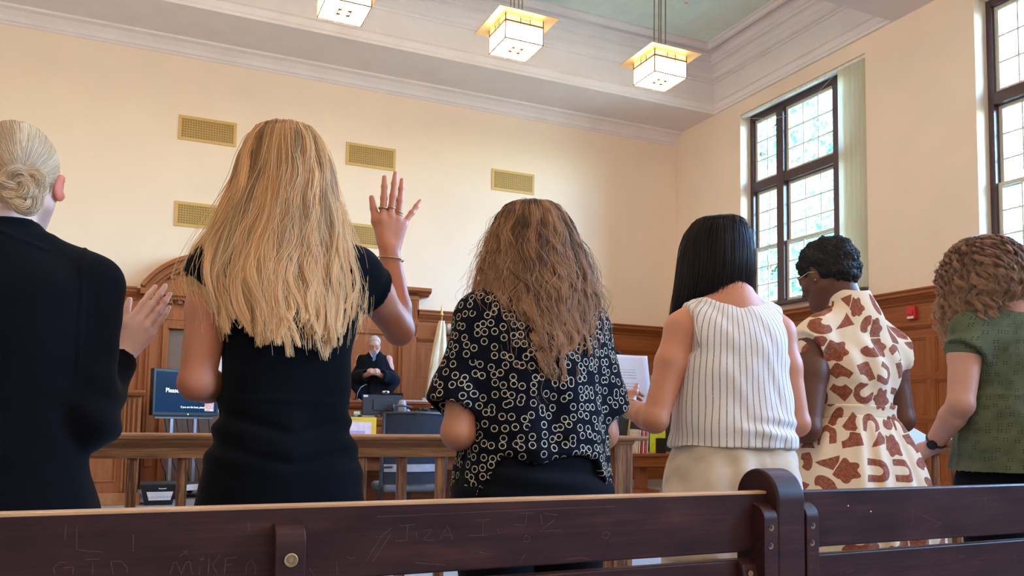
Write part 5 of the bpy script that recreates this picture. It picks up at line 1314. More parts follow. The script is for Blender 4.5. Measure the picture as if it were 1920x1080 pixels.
    W = np.einsum('ij,nmj->nmi', R, W*.76+rng.normal(0, .0045, (26, 3))[(np.round(a0*26/6.28).astype(int)) % 26][:, None, :]*np.sin(np.linspace(0, 3.1, m_))[None, :, None]*2)+bun; strands('bun_strands', W, .25+.65*((a0*3.1) % 1), .00055, k, bo)
    MB().tube([Vector(bun+R@A3(.020*math.cos(a), .016+.002*math.sin(5*a), .004+.026*math.sin(a))) for a in np.linspace(0, 6.283, 30)], .0075, 8, False).build('hair_tie', plain('black hair tie', (.012, .010, .012), .9), root, smooth=True)
w_blazer()

# ================= woman in the ring patterned blouse
def w_rings():
    s = .945; root = person(.943, 1.95, 0, 'person with wavy light brown hair in a black blouse covered in small cream rings')
    arms = {'R': ((.160, .0, 1.255), (.205, -.015, .965), (.12, .19, .98)), 'L': ((-.160, .0, 1.255), (-.222, -.03, .965), (-.13, .18, .95))}
    S_ = full_sdf(s, .006, .36); r = body(S_, s, arms, (0, .032, 1.476), -.05, .15, bulk=1.0, arm_r=1.2, hs=.97)
    sdf_obj('body', S_, m_skin_mid, root)
    k = cloth('black blouse with rings', (.011, .013, .024), .8, sheen=.15); uv = mat_uv(k)
    vo = k.n('TexVoronoi'); vo.voronoi_dimensions = '2D'; vo.inputs['Scale'].default_value = 40; vo.inputs['Randomness'].default_value = .72; k.l(uv, vo.inputs['Vector'])
    d = k.w(vo.outputs['Distance']); wn = k.n('TexNoise'); wn.inputs['Scale'].default_value = 300; k.l(uv, wn.inputs['Vector'])
    d = d+(k.w(wn.outputs[0])-.5)*.05
    ring = (1-((d-.30).f('ABSOLUTE')/.052)).mx(0).mn(1); ring = (ring*3).mn(1)
    drop = k.w(vo.outputs['Color']).gt(.16)
    k.base(k.mix(ring*drop, (.006, .0075, .014), (.66, .58, .44)))
    D = SDF((-.36, -.26, .80), (.36, .28, 1.37), .0055)
    tab = [(.79, .222, .160), (.88, .208, .150), (.95, .200, .145), (1.05, .196, .138), (1.15, .194, .134), (1.22, .190, .128), (1.28, .178, .110), (1.325, .125, .080), (1.36, .07, .06)]
    D.loft([(z, a, b, 0, -.006) for z, a, b in tab], .02, fold=lambda th, Z: folds(.022, 7, 2, 3)(th, Z)*np.clip((1.2-Z)/.2, 0, 1))
    sleeve(D, (-.125, -.004, 1.275), (-.236, -.02, 1.022), .066, .070, .05, .062); sleeve(D, (.125, -.004, 1.275), (.214, -.01, 1.020), .064, .066, .05, .058)
    D.ell((0, .11, 1.16), (.14, .07, .09), .05); yoke(D, s, arms, .014, .4, 1.2)
    D.cut(lambda X, Y, Z: (.905-.10*np.clip((np.abs(X+.01)-.125)/.07, 0, 1.1)-(X < 0)*.03*np.clip((np.abs(X)-.125)/.07, 0, 1)+.012*np.sin(30*X))-Z-9*((np.abs(X) > .225) & (Z > .9)), .002)
    def dv(V):
        x, y, z = V.T; low = np.clip((1.25-z)/.15, 0, 1)
        return low*(.006*wob(V, 21, 22, aniso=(1, 1, .25))+.0045*np.sin(34*x+9*z)*(y < 0)*np.exp(-((z-1.0)/.14)**2))+.0025*wob(V, 4, 40)+.007*np.sin((z-.93)*120+8*x)*np.exp(-((z-.935)/.03)**2)*.6
    sdf_obj('blouse', D, k.m, root, dv, cyl_uv(1.05, .6))
    T = SDF((-.30, -.24, .05), (.30, .24, .96), .008); T.loft([(.70, .215, .155), (.80, .216, .158), (.88, .200, .145), (.95, .185, .132)], .01)
    for sx in (-1, 1): T.chain([(sx*.105, -.01, .78), (sx*.10, 0, .45), (sx*.095, -.02, .06)], [.11, .085, .075], .03)
    sdf_obj('trousers', T, cloth('black trousers', (.012, .014, .020), .7).m, root, lambda V: .004*wob(V, 6, 20, aniso=(1, 1, 3))+.005*np.sin((V[:, 2]-.86)*90+14*V[:, 0])*np.exp(-((V[:, 2]-.86)/.04)**2)*(V[:, 1] < 0))
    shoes(root, s, (.02, .02, .02))
    tab = [(1.598, .003, .003, 0, .032), (1.590, .042, .046, 0, .032), (1.565, .076, .086, 0, .030), (1.52, .100, .110, .002, .024), (1.46, .124, .122, .004, .016), (1.40, .142, .126, .004, .008), (1.34, .156, .130, .002, .0),
           (1.27, .150, .132, .006, -.006), (1.20, .132, .136, .008, -.010), (1.10, .10, .140, .005, -.012)]
    hk = hair_mat('light brown wavy hair', (.06, .025, .012), (.50, .26, .135), .3, tip=(.58, .32, .175))
    e = lambda t: 1.150+.065*(np.abs(t)/1.2)**2+.03*np.sin(5*t+1)
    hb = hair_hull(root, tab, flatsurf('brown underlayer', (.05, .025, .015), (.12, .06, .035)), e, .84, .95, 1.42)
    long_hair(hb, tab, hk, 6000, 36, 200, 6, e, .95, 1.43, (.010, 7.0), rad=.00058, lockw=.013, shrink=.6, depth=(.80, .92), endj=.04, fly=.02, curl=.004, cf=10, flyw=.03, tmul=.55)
    long_hair(hb, tab, hk, 12000, 56, 135, 5, e, .95, 1.43, (.0125, 6.5), rad=.00055, lockw=.0062, shrink=.5, depth=(.92, 1.08), endj=.05, fly=.06, curl=.007, cf=9, cramp=1.2, flyw=.03)
w_rings()

# ================= woman in the striped sleeveless top
def w_stripes():
    s = .965; root = person(1.60, 1.95, -R_(12), 'person with straight black hair in a sleeveless white top with thin dark stripes')
    arms = {'L': ((-.160, -.002, 1.275), (-.258, -.040, 1.005), (-.268, .150, 1.04)), 'R': ((.160, .0, 1.275), (.20, -.03, 1.0), (.14, .18, 1.02))}
    hd = {'L': dict(d=(.15, .9, .35), n=(-.9, .1, .3), side=1, sc=.95, curl=(.9, .9, .9, .9), thumb=(.5, .3), tcurl=.3, spread=(.02, .0, -.02, -.04)), 'R': dict(d=(-.3, .9, .3), n=(.9, .2, .2), side=-1, sc=.95, curl=(.8, .8, .8, .8))}
    S_ = full_sdf(s, .0055, .34, ymax=.46, fine=[(2, .98, 1.12, .0035), (1, .13, .32, .0035)])
    r = body(S_, s, arms, (-.02, .062, 1.503), .10, .38, hands=hd, arm_r=1.05, hs=.97, bulk=.92)
    sdf_obj('body', S_, m_skin_mid, root)
    k = cloth('white linen with stripes', (.60, .54, .52), .9, var=.04, sheen=.1); uv = mat_uv(k)
    sx_ = k.n('SeparateXYZ'); k.l(uv, sx_.inputs[0]); u = k.w(sx_.outputs[0]); nn = k.w(k.noise(uv, 60, 2)); u2 = (u+(nn-.5)*.0012)*(1/.0178)
    fr = (u2.f('FRACT')-.5).f('ABSOLUTE'); st = fr.gt(.42)*(k.w(k.noise(uv, 500, 2)).gt(.38))
    k.base(k.mix(st*.85, (.84, .77, .74), (.15, .10, .135)))
    D = SDF((-.30, -.24, .92), (.30, .26, 1.36), .005)
    tab = [(.925, .190, .142), (.97, .186, .138), (1.03, .180, .130), (1.10, .176, .124), (1.18, .172, .118), (1.24, .176, .112), (1.285, .170, .098), (1.325, .145, .080), (1.352, .11, .06)]
    D.loft([(z, a, b, 0, -.008) for z, a, b in tab], .02, fold=lambda th, Z: folds(.014, 6, 5, 2)(th, Z)*np.clip((1.15-Z)/.15, 0, 1))
    D.ell((0, .10, 1.17), (.125, .06, .085), .04)
    yoke(D, s, arms, .008, 0)
    D.ell((0, -.035, 1.392), (.105, .11, .055), .006, 's')      # scooped neck
    D.cut(lambda X, Y, Z: np.abs(X)-(.143+1.2*np.maximum(0, 1.205-Z)+.25*np.maximum(0, Z-1.30)), .006)      # armholes
    def dv(V):
        x, y, z = V.T; return .0035*wob(V, 31, 34, aniso=(1.5, 1, 1))+.004*wob(V, 33, 20, aniso=(.6, 1, 1.6))*np.clip((1.2-z)/.2, 0, 1)+.006*np.sin((z-.99)*110+18*x)*np.exp(-((z-.985)/.03)**2)*np.clip(x*8+.6, 0, 1)
    sdf_obj('striped_top', D, k.m, root, dv, cyl_uv(1.0))
    T = SDF((-.34, -.26, .05), (.34, .26, .99), .007)
    T.loft([(.62, .225, .170), (.75, .215, .165), (.86, .195, .150), (.94, .172, .130), (.98, .16, .12)], .01, fold=folds(.02, 8, 9, 4))
    for q in (-1, 1): T.chain([(q*.115, -.01, .72), (q*.12, 0, .45), (q*.115, -.02, .06)], [.115, .105, .11], .03)
    sdf_obj('linen_trousers', T, cloth('beige linen', (.74, .60, .47), .9, var=.06, bump=.5).m, root, lambda V: .006*wob(V, 41, 24, aniso=(1, 1, .8))+.0035*wob(V, 42, 60, sharp=.7)+.004*wob(V, 43, 38, aniso=(.4, 1, 1.6), sharp=.8))
    shoes(root, s, (.35, .25, .18))
    # bra strap with its slider, watch
    P_ = [(-.095, -.045, 1.352), (-.122, -.062, 1.325), (-.132, -.094, 1.27), (-.128, -.115, 1.21)]
    V, F = [], []
    for i, p in enumerate(P_): V += [(p[0]-.009, p[1]-.004, p[2]), (p[0]+.009, p[1]-.006, p[2])]
    MB().tube([Vector(p)+Vector((-.028, -.004, 0)) for p in P_], .0035, 6).build('strap', plain('beige strap', (.60, .40, .28), .6), root, smooth=True)
    w0, w1 = A3(*arms['L'][1]), A3(*arms['L'][2]); ax = norm(w1-w0); p = w1-ax*.012; o = norm(np.cross(ax, (0, 0, 1))); q = np.cross(ax, o)
    MB().tube([Vector(p+(o*math.cos(a)+q*math.sin(a))*.0285) for a in np.linspace(0, 6.283, 25)], .0045, 6, False).build('watch_strap', plain('pale watch strap', (.62, .52, .46), .4), root, smooth=True)
    c = p+(-o if (-o)[0] < 0 else o)*.031
    MB().cbox(tuple(c), (.010, .026, .026)).build('watch_case', M('steel watch', (.7, .7, .72), .25, .9).m, root, .004)
    tab = [(1.632, .003, .003, -.02, .035), (1.625, .040, .045, -.02, .035), (1.60, .075, .085, -.02, .040), (1.56, .095, .105, -.02, .048), (1.50, .104, .118, -.02, .056), (1.44, .106, .124, -.022, .066), (1.38, .106, .122, -.026, .080), (1.32, .100, .105, -.03, .105), (1.24, .08, .08, -.03, .12)]
    hk = hair_mat('black straight hair', (.008, .006, .007), (.035, .022, .022), .22)
    e = lambda t: 1.350-.025*np.clip(np.abs(t)/1.1, 0, 1)**2-.05*np.clip((-t-.6)/1.2, 0, 1)
    hb = hair_hull(root, tab, flatsurf('black underlayer', (.004, .004, .005), (.010, .008, .009)), e, .93, .75, 1.50)
    long_hair(hb, tab, hk, 12000, 26, 260, 9, e, .75, 1.50, (.0012, 4), rad=.0005, lockw=.012, shrink=.8, depth=(.9, 1.02), endj=.008, fly=.02, flyw=.01)
    # sheet of paper held up in front
    pp = empty('sheet_of_paper', (1.60-.225, 1.95+.245, 1.045), R_(-6), 'white printed sheet of paper held up beside the striped top', 'paper')
    n = 14; V = []; F = []
    for i in range(n+1):
        for j in range(n+1):
            u, v = i/n, j/n; x = -.105+.215*u; z = .0+.17*v+.03*(1-u)*v*0; y = .02+.05*v+.03*math.sin(u*2.2)-.04*(1-u)**2*v
            zz = z+.045*(1-u)**1.3*1.0 if v < .99 else z+.045*(1-u)**1.3
            V.append((x+.01*v, y, z*.78+(.075*(1-u)**1.6)*(1-v)+.01*v))
    for i in range(n):
        for j in range(n): a = i*(n+1)+j; F.append((a, a+n+1, a+n+2, a+1))
    pm = M('printed paper', (.80, .78, .86), .7); _t = pm.n('TexCoord'); sp = pm.n('SeparateXYZ'); pm.l(_t.outputs['Object'], sp.inputs[0])
    zz = pm.w(sp.outputs[2]); xx = pm.w(sp.outputs[0]); ln = (zz*(1/.0095)).f('FRACT').lt(.28); word = pm.w(pm.noise(pm.coord('Object', (420, 1, 105)), 1, 1)).gt(.42)
    inm = xx.gt(-.09)*xx.lt(.095)*zz.gt(.022)*zz.lt(.125)*(1-(zz.gt(.080)*zz.lt(.092)))
    pm.base(pm.mix(ln*word*inm*.75, (.80, .78, .86), (.30, .28, .34)))
    o = link('page', mesh_np('page', np.array(V)*1.22, np.array(F)), pm.m, pp, True); so = o.modifiers.new('t', 'SOLIDIFY'); so.thickness = .0004
w_stripes()

# ================= woman in the rust patterned dress
def shape_material():
    k = cloth('cream cotton with rust shapes', (.86, .70, .52), .85, var=.04, sheen=.1); uv = mat_uv(k); nt = k.nt
    wn = k.n('TexNoise'); wn.inputs['Scale'].default_value = 40; wn.inputs['Detail'].default_value = 1; k.l(uv, wn.inputs['Vector'])
    va = k.n('VectorMath'); va.operation = 'MULTIPLY_ADD'; k.l(wn.outputs['Color'], va.inputs[0]); va.inputs[1].default_value = (.004, .004, 0); k.l(uv, va.inputs[2])
    SCL = 13.0
    vo = k.n('TexVoronoi'); vo.voronoi_dimensions = '2D'; vo.inputs['Scale'].default_value = SCL; vo.inputs['Randomness'].default_value = .55; k.l(va.outputs[0], vo.inputs['Vector'])
    sc = k.n('VectorMath'); sc.operation = 'SCALE'; sc.inputs['Scale'].default_value = SCL; k.l(va.outputs[0], sc.inputs[0])
    sp = k.n('VectorMath'); sp.operation = 'SCALE'; sp.inputs['Scale'].default_value = SCL; k.l(vo.outputs['Position'], sp.inputs[0])
    sb = k.n('VectorMath'); sb.operation = 'SUBTRACT'; k.l(sc.outputs[0], sb.inputs[0]); k.l(sp.outputs[0], sb.inputs[1])
    co = k.n('SeparateColor'); k.l(vo.outputs['Color'], co.inputs[0]); r1, r2, r3 = (k.w(co.outputs[i]) for i in range(3))
    ro = k.n('VectorRotate'); ro.rotation_type = 'Z_AXIS'; k.l(sb.outputs[0], ro.inputs['Vector']); k.l(r2*6.28, ro.inputs['Angle'])
    xy = k.n('SeparateXYZ'); k.l(ro.outputs[0], xy.inputs[0]); x, y = k.w(xy.outputs[0])*.80, k.w(xy.outputs[1])*.80
    r = (x*x+y*y).f('SQRT'); th = y.f('ARCTAN2', x)
    flower = r.lt((th*6).f('COSINE')*.055+.36)
    arch = (((r-.26).f('ABSOLUTE')).lt(.115)*y.gt(-.05)).mx(((x.f('ABSOLUTE')-.26).f('ABSOLUTE')).lt(.115)*y.lt(.0)*y.gt(-.30))
    block = (x.f('ABSOLUTE')).lt(.24+0)*(y.f('ABSOLUTE')).lt(.33)*(1-((x-.30)*(x-.30)+(y-.30)*(y-.30)).lt(.085))
    tri = ((y.gt(-.30))*((x.f('ABSOLUTE')).lt((.36-y)*.42)))
    bean = ((x*x*3.4+y*y).f('SQRT')).lt(.40)*(1-((x+.26)*(x+.26)+y*y).lt(.022))
    q = lambda a, b: r1.gt(a)*r1.lt(b)
    m_ = flower*q(-1, .2)+arch*q(.2, .42)+block*q(.42, .64)+tri*q(.64, .80)+bean*q(.80, 2)
    edge = k.n('TexVoronoi'); edge.voronoi_dimensions = '2D'; edge.feature = 'DISTANCE_TO_EDGE'; edge.inputs['Scale'].default_value = SCL; edge.inputs['Randomness'].default_value = .55; k.l(va.outputs[0], edge.inputs['Vector'])
    m_ = m_*k.w(edge.outputs['Distance']).gt(.022)
    sk = k.noise(k.coord(attr='cloth', scale=(1, 1, 1), rot=(0, 0, .6)), 260, 3, .7); m2 = m_*(1-(k.w(sk).gt(.62))*.45)
    rust = k.ramp(k.noise(uv, 90, 3), [(.35, (.235, .062, .032)), (.7, (.38, .120, .065))])
    mx = k.mix(m2, (.86, .70, .52), (.3, .07, .03)); 
    n_ = [n for n in k.nt.nodes if n.bl_idname == 'ShaderNodeMix'][-1]; k.l(rust, n_.inputs[7]); k.base(mx); return k.m
def w_rust():
    s = .975; root = person(2.20, 2.06, 0, 'person with short black curly hair and glasses in a cream dress printed with rust shapes')
    arms = {'L': ((-.165, .0, 1.285), (-.238, -.04, .985), (-.215, .17, .985)), 'R': ((.165, .0, 1.285), (.205, -.03, 1.02), (.10, .18, 1.0))}
    hd = {'L': dict(d=(.5, .85, .2), n=(-.4, .1, .9), side=1, sc=.98, curl=(.5, .5, .5, .5)), 'R': dict(d=(-.5, .85, .1), n=(.4, .1, .9), side=-1, sc=.98, curl=(.5, .5, .5, .5))}
    S_ = full_sdf(s, .0055, .36, ymax=.46, fine=[(2, 1.38, 1.62, .004)]); r = body(S_, s, arms, (-.038, .062, 1.520), .16, .42, hands=hd, bulk=.95, arm_r=1.28, hs=1.0, neck_r=.057)
    P, R = r['P'], r['R']; sdf_obj('body', S_, m_skin_dark, root)
    mt = shape_material()
    D = SDF((-.34, -.28, 1.035), (.34, .28, 1.49), .0055)
    tab = [(1.03, .142, .112), (1.07, .148, .115), (1.12, .165, .122), (1.18, .182, .128), (1.24, .188, .122), (1.29, .170, .105), (1.335, .125, .082), (1.365, .085, .070)]
    D.loft([(z, a, b, 0, -.006) for z, a, b in tab], .02, fold=lambda th, Z: folds(.020, 9, 15, 2)(th, Z)*np.clip((1.16-Z)/.1, 0, 1)*np.clip((Z-1.045)/.04, 0, 1))
    for q in (-1, 1): sleeve(D, (q*.09, -.002, 1.30), (q*.208, -.008, 1.245), .066, .074, .05, .066)
    yoke(D, s, arms, .010, .12, 1.1)
    D.cone((0, -.022, 1.34), (-.010, -.004, 1.452), .088, .068, .02); D.cone((-.002, -.008, 1.42), (-.016, .008, 1.50), .059, .061, .003, 's')
    D.cut(lambda X, Y, Z: Z-(1.455-.75*np.maximum(Y+.035, 0)), .003)
    dv = lambda V: .0035*wob(V, 51, 34)+.003*wob(V, 52, 60, aniso=(1, 1, .3), sharp=.8)+.0045*np.sin(60*V[:, 0]+6*V[:, 2]+2*np.sin(20*V[:, 2]))*np.clip((1.36-V[:, 2])/.1, 0, 1)*np.exp(-((V[:, 2]-1.22)/.16)**2)*(V[:, 1] < 0)
    top = sdf_obj('dress', D, mt, root, dv, cyl_uv(1.0))
    B = SDF((-.22, -.2, 1.01), (.22, .2, 1.075), .004); B.loft([(1.018, .151, .121, 0, -.006), (1.045, .149, .1195, 0, -.006), (1.066, .153, .122, 0, -.006)], .005)
    sdf_obj('belt', B, mt, top, None, cyl_uv(1.25))
    K = SDF((-.42, -.38, .42), (.42, .38, 1.035), .0065)
    tab = [(.42, .31, .25), (.60, .305, .245), (.72, .285, .230), (.80, .262, .208), (.88, .232, .182), (.95, .200, .155), (1.0, .168, .132), (1.03, .146, .116)]
    K.loft([(z, a, b, 0, -.006) for z, a, b in tab], .01, fold=lambda th, Z: folds(.030, 13, 17, 0)(th, Z)*np.clip((1.05-Z)/.06, 0, 1)*.9)
    sdf_obj('dress_skirt', K, mt, top, lambda V: .004*wob(V, 55, 26, aniso=(1, 1, .3)), cyl_uv(1.25))
    shoes(root, s, (.25, .12, .06))
    # short curly hair
    H = SDF((-.17, -.14, 1.38), (.12, .22, 1.68), .0045)
    H.ell(P(0, -.020, .040), (.088, .104, .088), .01, 'u', R); H.ell(P(0, -.058, -.010), (.072, .056, .070), .03, 'u', R)
    n1 = R@norm(A3(0, 1, -.30)); p1 = P(0, .058, .03)
    H.cut(lambda X, Y, Z: (X-p1[0])*n1[0]+(Y-p1[1])*n1[1]+(Z-p1[2])*n1[2], .01)
    for q in (-1, 1): H.ell(P(q*.088, .014, -.022), (.030, .040, .036), .006, 's', R)
    hb = sdf_obj('hair', H, flatsurf('black curls', (.004, .004, .005), (.012, .010, .010)), root, lambda V: .003*wob(V, 61, 260)+.0035*wob(V, 62, 120))
    me = hb.data; nv = len(me.vertices); V = np.empty(nv*3, np.float32); me.vertices.foreach_get('co', V); V = V.reshape(-1, 3).astype(float)
    Nn = np.empty(nv*3, np.float32); me.vertices.foreach_get('normal', Nn); Nn = Nn.reshape(-1, 3).astype(float)
    rng = np.random.default_rng(7); idx = rng.integers(0, nv, 15000); p = V[idx]; nn = Nn[idx]; t1 = np.cross(nn, rng.normal(size=nn.shape)); t1 /= np.linalg.norm(t1, axis=1)[:, None]; t2 = np.cross(nn, t1)
    m_ = 9; a = np.linspace(0, 1, m_)[None, :, None]; rr = rng.uniform(.0016, .0032, (len(p), 1, 1)); turns = rng.uniform(5, 9, (len(p), 1, 1))
    W = p[:, None]-nn[:, None]*.002+nn[:, None]*a*rng.uniform(.004, .011, (len(p), 1, 1))+rr*(t1[:, None]*np.cos(a*turns)+t2[:, None]*np.sin(a*turns))
    strands('hair_strands', W, rng.uniform(0, 1, len(p)), .00045, hair_mat('black curly strands', (.005, .005, .006), (.03, .024, .024), .35), hb)
    # glasses
    m_lens = bpy.data.materials.new('spectacle lens'); m_lens.use_nodes = True; _n = m_lens.node_tree; _t = _n.nodes.new('ShaderNodeBsdfTransparent'); _t.inputs[0].default_value = (.90, .93, .97, 1); _g = _n.nodes.new('ShaderNodeBsdfGlossy'); _g.inputs['Roughness'].default_value = .03; _m = _n.nodes.new('ShaderNodeMixShader'); _m.inputs[0].default_value = .06
    _n.links.new(_t.outputs[0], _m.inputs[1]); _n.links.new(_g.outputs[0], _m.inputs[2]); _n.links.new(_m.outputs[0], _n.nodes['Material Output'].inputs[0])
    gm_ = M('gold wire frame', (.75, .60, .35), .25, .9).m
    G = empty('glasses'); G.parent = root
    MBg = MB()
    for q in (-1, 1):
        MBg.tube([Vector(P(q*.034+.026*math.cos(a), .112-.004*abs(math.cos(a)), .002+.022*math.sin(a))) for a in np.linspace(0, 6.283, 24)], .0011, 6, False)
        MBg.tube([Vector(P(q*.060, .108, .010)), Vector(P(q*.074, .095, .012)), Vector(P(q*.082, .010, .008)), Vector(P(q*.080, -.012, -.004))], .0013, 6)
    MBg.tube([Vector(P(-.009, .112, .006)), Vector(P(0, .116, .010)), Vector(P(.009, .112, .006))], .0011, 6)
    fr = MBg.build('glasses', gm_, root, smooth=True); bpy.data.objects.remove(G)
    ln = MB()
    for q in (-1, 1):
        ring = [P(q*.034+.0255*math.cos(a), .1115-.004*abs(math.cos(a)), .002+.0215*math.sin(a)) for a in np.linspace(0, 6.283, 24, endpoint=False)]
        ln.add([tuple(v) for v in ring], [tuple(range(24))])
    o = ln.build('lens', m_lens, fr)
    MB().lathe(tuple(P(-.082, -.002, -.030)), [(.002, -.003), (.004, 0), (.002, .003)], 10).build('earring', m_gold, root)
    # paper in her hands
    pp = empty('programme', (2.20-.055, 2.06+.30, .975), R_(10), 'white paper glimpsed between the striped top and the patterned dress', 'paper')
    MB().box(-.11, .11, -.12, .06, 0, .0012).build('page', m_paper, pp).rotation_euler = (R_(14), 0, 0)
w_rust()

# ================= woman in the green eyelet top
def w_green():
    rz = -R_(20); ox, oy = 2.90, 1.95; root = person(ox, oy, rz, 'person with curly auburn brown hair in a green eyelet top and a black watch')
    def L(x, y, z): c, s_ = math.cos(-rz), math.sin(-rz); return (x*c-y*s_, x*s_+y*c, z)
    arms = {'L': ((-.180, -.005, 1.355), L(-.268, .02, 1.075), L(-.232, .165, .925)), 'R': ((.180, -.005, 1.355), (.225, -.02, 1.06), (.10, .16, .95))}
    d = A3(*L(.10, .8, -.35)); hd = {'L': dict(d=tuple(d), n=L(-.85, .1, .3), side=1, sc=1.0, curl=(.75, .75, .8, .85), thumb=(.5, .3)), 'R': dict(d=(-.6, .8, 0), n=(.5, .4, .6), side=-1, curl=(.5, .5, .5, .5))}
    S_ = full_sdf(1, .0055, .40, ymax=.46, fine=[(2, .82, .96, .0035), (1, .1, .3, .0035)])
    hc = A3(*L(-.082, .055, 1.575)); r = body(S_, 1, arms, hc, .50, .30, hands=hd, bulk=.98, arm_r=1.2, hs=1.0); P, R = r['P'], r['R']
    sdf_obj('body', S_, m_skin_rosy, root)
    k = cloth('green eyelet cotton', (.085, .115, .060), .9, sheen=.1); uv = mat_uv(k)
    vo = k.n('TexVoronoi'); vo.voronoi_dimensions = '2D'; vo.inputs['Scale'].default_value = 34; vo.inputs['Randomness'].default_value = .62; k.l(uv, vo.inputs['Vector'])
    sc = k.n('VectorMath'); sc.operation = 'SUBTRACT'; k.l(uv, sc.inputs[0]); k.l(vo.outputs['Position'], sc.inputs[1]); sp = k.n('SeparateXYZ'); k.l(sc.outputs[0], sp.inputs[0])
    x, y = k.w(sp.outputs[0])*1000, k.w(sp.outputs[1])*1000; ax_, ay_ = x.f('ABSOLUTE'), y.f('ABSOLUTE')
    holer = 1.75; hole = ((ax_-4.2)*(ax_-4.2)+(ay_-4.2)*(ay_-4.2)).f('SQRT').lt(holer); pick = k.w(vo.outputs['Color']).gt(.30)
    base = k.ramp(k.noise(uv, 16, 4), [(.3, (.070, .088, .050)), (.55, (.108, .128, .078)), (.75, (.13, .150, .10))]); k.base(k.mix(hole*pick, base, (.008, .010, .006)))
    n_ = [n for n in k.nt.nodes if n.bl_idname == 'ShaderNodeMix'][-1]; k.l(base, n_.inputs[6])
    D = SDF((-.40, -.28, .835), (.36, .30, 1.44), .006)
    tab = [(.83, .235, .178), (.92, .222, .168), (1.02, .206, .152), (1.10, .192, .138), (1.12, .188, .134), (1.20, .186, .130), (1.28, .188, .125), (1.34, .180, .110), (1.385, .155, .088), (1.42, .115, .066)]
    D.loft([(z, a, b, 0, -.008) for z, a, b in tab], .02, fold=lambda th, Z: folds(.022, 9, 25, 0)(th, Z)*np.clip((1.12-Z)/.12, 0, 1))
    e0, e1 = A3(*arms['L'][0]), A3(*arms['L'][1]); sleeve(D, (-.12, -.004, 1.365), tuple(e0+(e1-e0)*.36+A3(-.012, -.012, 0)), .064, .078, .05, .069); e0, e1 = A3(*arms['R'][0]), A3(*arms['R'][1]); sleeve(D, (.12, -.004, 1.365), tuple(e0+(e1-e0)*.36), .064, .076, .05, .066)
    yoke(D, 1, arms, .010, .3, 1.2); D.ell((-.01, -.02, 1.452), (.090, .085, .050), .006, 's'); D.ell((0, .11, 1.24), (.15, .07, .09), .05)
    def dv(V):
        z = V[:, 2]; return .004*wob(V, 71, 24)-.004*np.exp(-((z-1.115)/.005)**2)+.004*np.sin(75*V[:, 0])*np.clip((1.112-z)/.02, 0, 1)*np.exp(-((z-1.07)/.05)**2)
    sdf_obj('eyelet_top', D, k.m, root, dv, cyl_uv(1.08))
    T = SDF((-.32, -.26, .05), (.32, .26, .92), .008); T.loft([(.70, .215, .160), (.80, .210, .155), (.91, .19, .14)], .01)
    for q in (-1, 1): T.chain([(q*.105, -.01, .78), (q*.10, 0, .45), (q*.095, -.02, .06)], [.11, .085, .07], .03)
    sdf_obj('trousers', T, cloth('black jeans', (.010, .012, .018)).m, root); shoes(root, 1, (.05, .05, .05))
    w0, w1 = A3(*arms['L'][1]), A3(*arms['L'][2]); ax = norm(w1-w0); p = w1-ax*.028; o = norm(np.cross(ax, (0, 0, 1))); q = np.cross(ax, o)
    MB().tube([Vector(p+(o*math.cos(a)*.95+q*math.sin(a))*.0335) for a in np.linspace(0, 6.283, 25)], .0062, 6, False).build('watch_strap', m_black, root, smooth=True)
    cc = A3(*L(-.80, -.60, .1)); cc = norm(cc-ax*(cc@ax)); c = p+cc*.036; Q = Vector(cc)
    mbw = MB(); t_a = norm(np.cross(cc, ax)); mbw.add([tuple(c+(ax*math.cos(a)+t_a*math.sin(a))*rr+cc*hh) for rr, hh in ((.017, -.005), (.019, .0), (.0185, .005), (.015, .006)) for a in np.linspace(0, 6.283, 22, endpoint=False)],
            [tuple(i*22+z for z in (j, (j+1) % 22))+tuple((i+1)*22+z for z in ((j+1) % 22, j)) for i in range(3) for j in range(22)]+[tuple(range(66, 88))])
    mbw.build('watch_case', M('dark watch case', (.02, .02, .025), .25, .5).m, root, smooth=True)
    hl = hc
    T0 = [(1.712, .003, .003), (1.70, .050, .055), (1.67, .094, .100), (1.62, .126, .128), (1.56, .142, .142), (1.50, .142, .140), (1.44, .132, .128), (1.38, .125, .12), (1.30, .11, .11), (1.2, .09, .09)]
    tab = [(z, a, b, hl[0]-.0+(-.012 if z < 1.45 else 0), hl[1]+.0+(.02 if z < 1.45 else 0)) for z, a, b in T0]
    hk = hair_mat('curly auburn brown hair', (.075, .030, .022), (.42, .22, .155), .3, tip=(.55, .33, .20))
    e = lambda t: 1.435-.10*np.clip((-t-.75)/.7, 0, 1)-.04*np.clip((t-.7)/.7, 0, 1)
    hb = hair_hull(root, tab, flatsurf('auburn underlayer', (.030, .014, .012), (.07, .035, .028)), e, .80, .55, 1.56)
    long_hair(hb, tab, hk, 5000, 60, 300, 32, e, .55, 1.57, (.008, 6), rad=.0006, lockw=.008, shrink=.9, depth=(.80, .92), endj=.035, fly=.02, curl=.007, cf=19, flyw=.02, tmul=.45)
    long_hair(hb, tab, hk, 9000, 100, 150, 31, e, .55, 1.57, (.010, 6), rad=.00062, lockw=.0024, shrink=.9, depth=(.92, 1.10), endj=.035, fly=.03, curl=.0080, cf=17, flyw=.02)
    # open booklet held low
    bk = empty('booklet', (2.75, 2.34, .90), 0, 'white open booklet held low between the patterned dress and the green top', 'booklet')
    Q = [(-.16, -.04, .0), (.125, -.045, -.004), (.165, .0, .062), (.08, .045, .117), (-.16, .045, .105)]
    def leaf(nm, dz, sx):
        V = [(x*sx, y-.004*dz, z-.003*dz) for x, y, z in Q]; me = bpy.data.meshes.new(nm); me.from_pydata(V, [], [(0, 1, 2, 3, 4)]); o = link(nm, me, m_paper, bk); so = o.modifiers.new('t', 'SOLIDIFY'); so.thickness = .0012; return o
